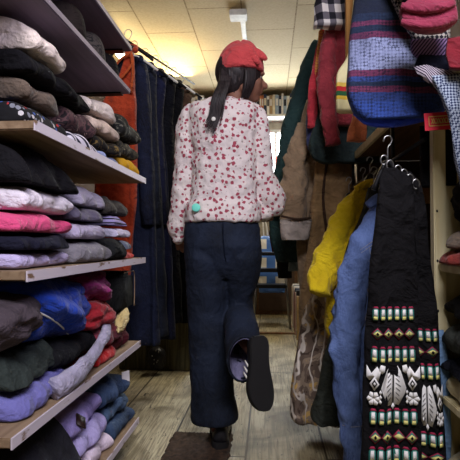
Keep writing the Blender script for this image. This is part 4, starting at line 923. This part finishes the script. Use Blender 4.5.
b = NB(); loft(b, [cring(c, rx-.0125, rz-.0125, nn) for c, rx, rz, nn in K[2:]], cap=False); obj('hem_lining', b, M['jean_in'], jn)['label'] = 'pale inside of the flared hem'
b = NB()
for i in range(16):
    pass
tube(b, [q(223, 222, -.134), q(223.5, 240, -.142), q(224.5, 252, -.13), q(226, 262, -.11)], .0022, 6, 5); obj('centre_seam', b, cloth((18, 24, 40)), jn)
for (l, r) in ((191, 213), (232, 254)):
    b = NB(); pts = [q(l, 240, -.105), q(l, 240, -.105)]
b.free()
# shoes
def shoe(loc, R, flip=1, size=.27):
    t = bpy.data.objects.new('shoe', None); COL.objects.link(t); t.parent = per; t.location = Vector(loc)-per.location
    L = size; T = lambda x, y, zz: Vector(loc)+R @ Vector((x*flip, y, zz))
    # stations: y along length from heel(0) to toe(1)
    st = [(0, .018, .0), (.04, .031, 0), (.14, .037, 0), (.32, .036, -.002), (.5, .041, -.004), (.68, .0485, -.004), (.82, .046, -.001), (.92, .036, .003), (.98, .022, .006), (1, .010, .007)]
    C = catmull([(a, w_, o_) for a, w_, o_ in st], 3)
    b = NB(); rings = []
    for c in C:
        y = c.x*L; w_ = max(c.y, .006); rings.append([T(c.z+x_*w_, y, z_) for x_, z_ in ((-.9, 0), (-1, .006), (-1, .024), (-.94, .028), (.94, .028), (1, .024), (1, .006), (.9, 0))])
    loft(b, rings); obj('sole', b, M['rubber'], t, False)
    b = NB(); rings = []
    hs = [.085, .092, .098, .100, .078, .062, .056, .048, .040, .034]
    HC_ = catmull([(h_, 0, 0) for h_ in hs], 3)
    for c, h_ in zip(C, HC_):
        w_ = max(c.y-.002, .005); y = c.x*L; ring_ = []
        for k in range(16):
            a = PI*k/15; ring_.append(T(c.z+w_*math.cos(a)*(1-.28*math.sin(a)*(h_.x > .07)), y+.004, .026+(h_.x-.026)*math.sin(a)**.75))
        rings.append(ring_)
    loft(b, rings); obj('upper', b, M['leather'], t)
    for s in (-1, 1):
        for k in range(3):
            y = (.40+.075*k)*L; pts = []
            i = min(range(len(C)), key=lambda i: abs(C[i].x*L-y)); w_ = C[i].y
            b = NB(); loft(b, [[T(C[i].z+s*(w_+.0012-inn), y-zz*.45+dy, .03+zz) for dy, inn in ((-.0045, 0), (.0045, 0), (.0045, .004), (-.0045, .004))] for zz, inn0 in ((0, 0), (.018, 0), (.030, .0))])
            obj('stripe', b, M['white'], t)
    b = NB()
    for k in range(3):
        y = (.46+.07*k)*L; hz = .088-.012*k; tube(b, [T(-.02, y, hz), T(0, y, hz+.008), T(.02, y, hz)], .003, 6, 3)
    obj('laces', b, M['leather'], t)
    return t
# standing shoe: toe away
hp = q(220, 440, -.06); shoe((hp.x, hp.y, .008), Matrix.Rotation(.06, 3, 'Z'))
# raised shoe: toe down, sole facing camera
Rr = Matrix((Vector((1, 0, 0)), Vector((.03, -.10, -1)).normalized(), Vector((0, 1, -.10)).normalized())).transposed()
# columns: local x, local y(toe), local z(up from sole)
Rr = Matrix(((1, .06, -.0), (.0, -.10, 1), (.03, -1, -.10))) 
Rr = Rr @ Matrix.Identity(3)
e_y = Vector((.06, -.10, -1)).normalized(); e_z = Vector((-.42, 1, -.08)); e_z = (e_z-e_y*e_z.dot(e_y)).normalized(); e_x = e_y.cross(e_z)
Rr = Matrix((e_x, e_y, e_z)).transposed()
shoe(P(259.5, 336, 1.80), Rr, 1, .262)
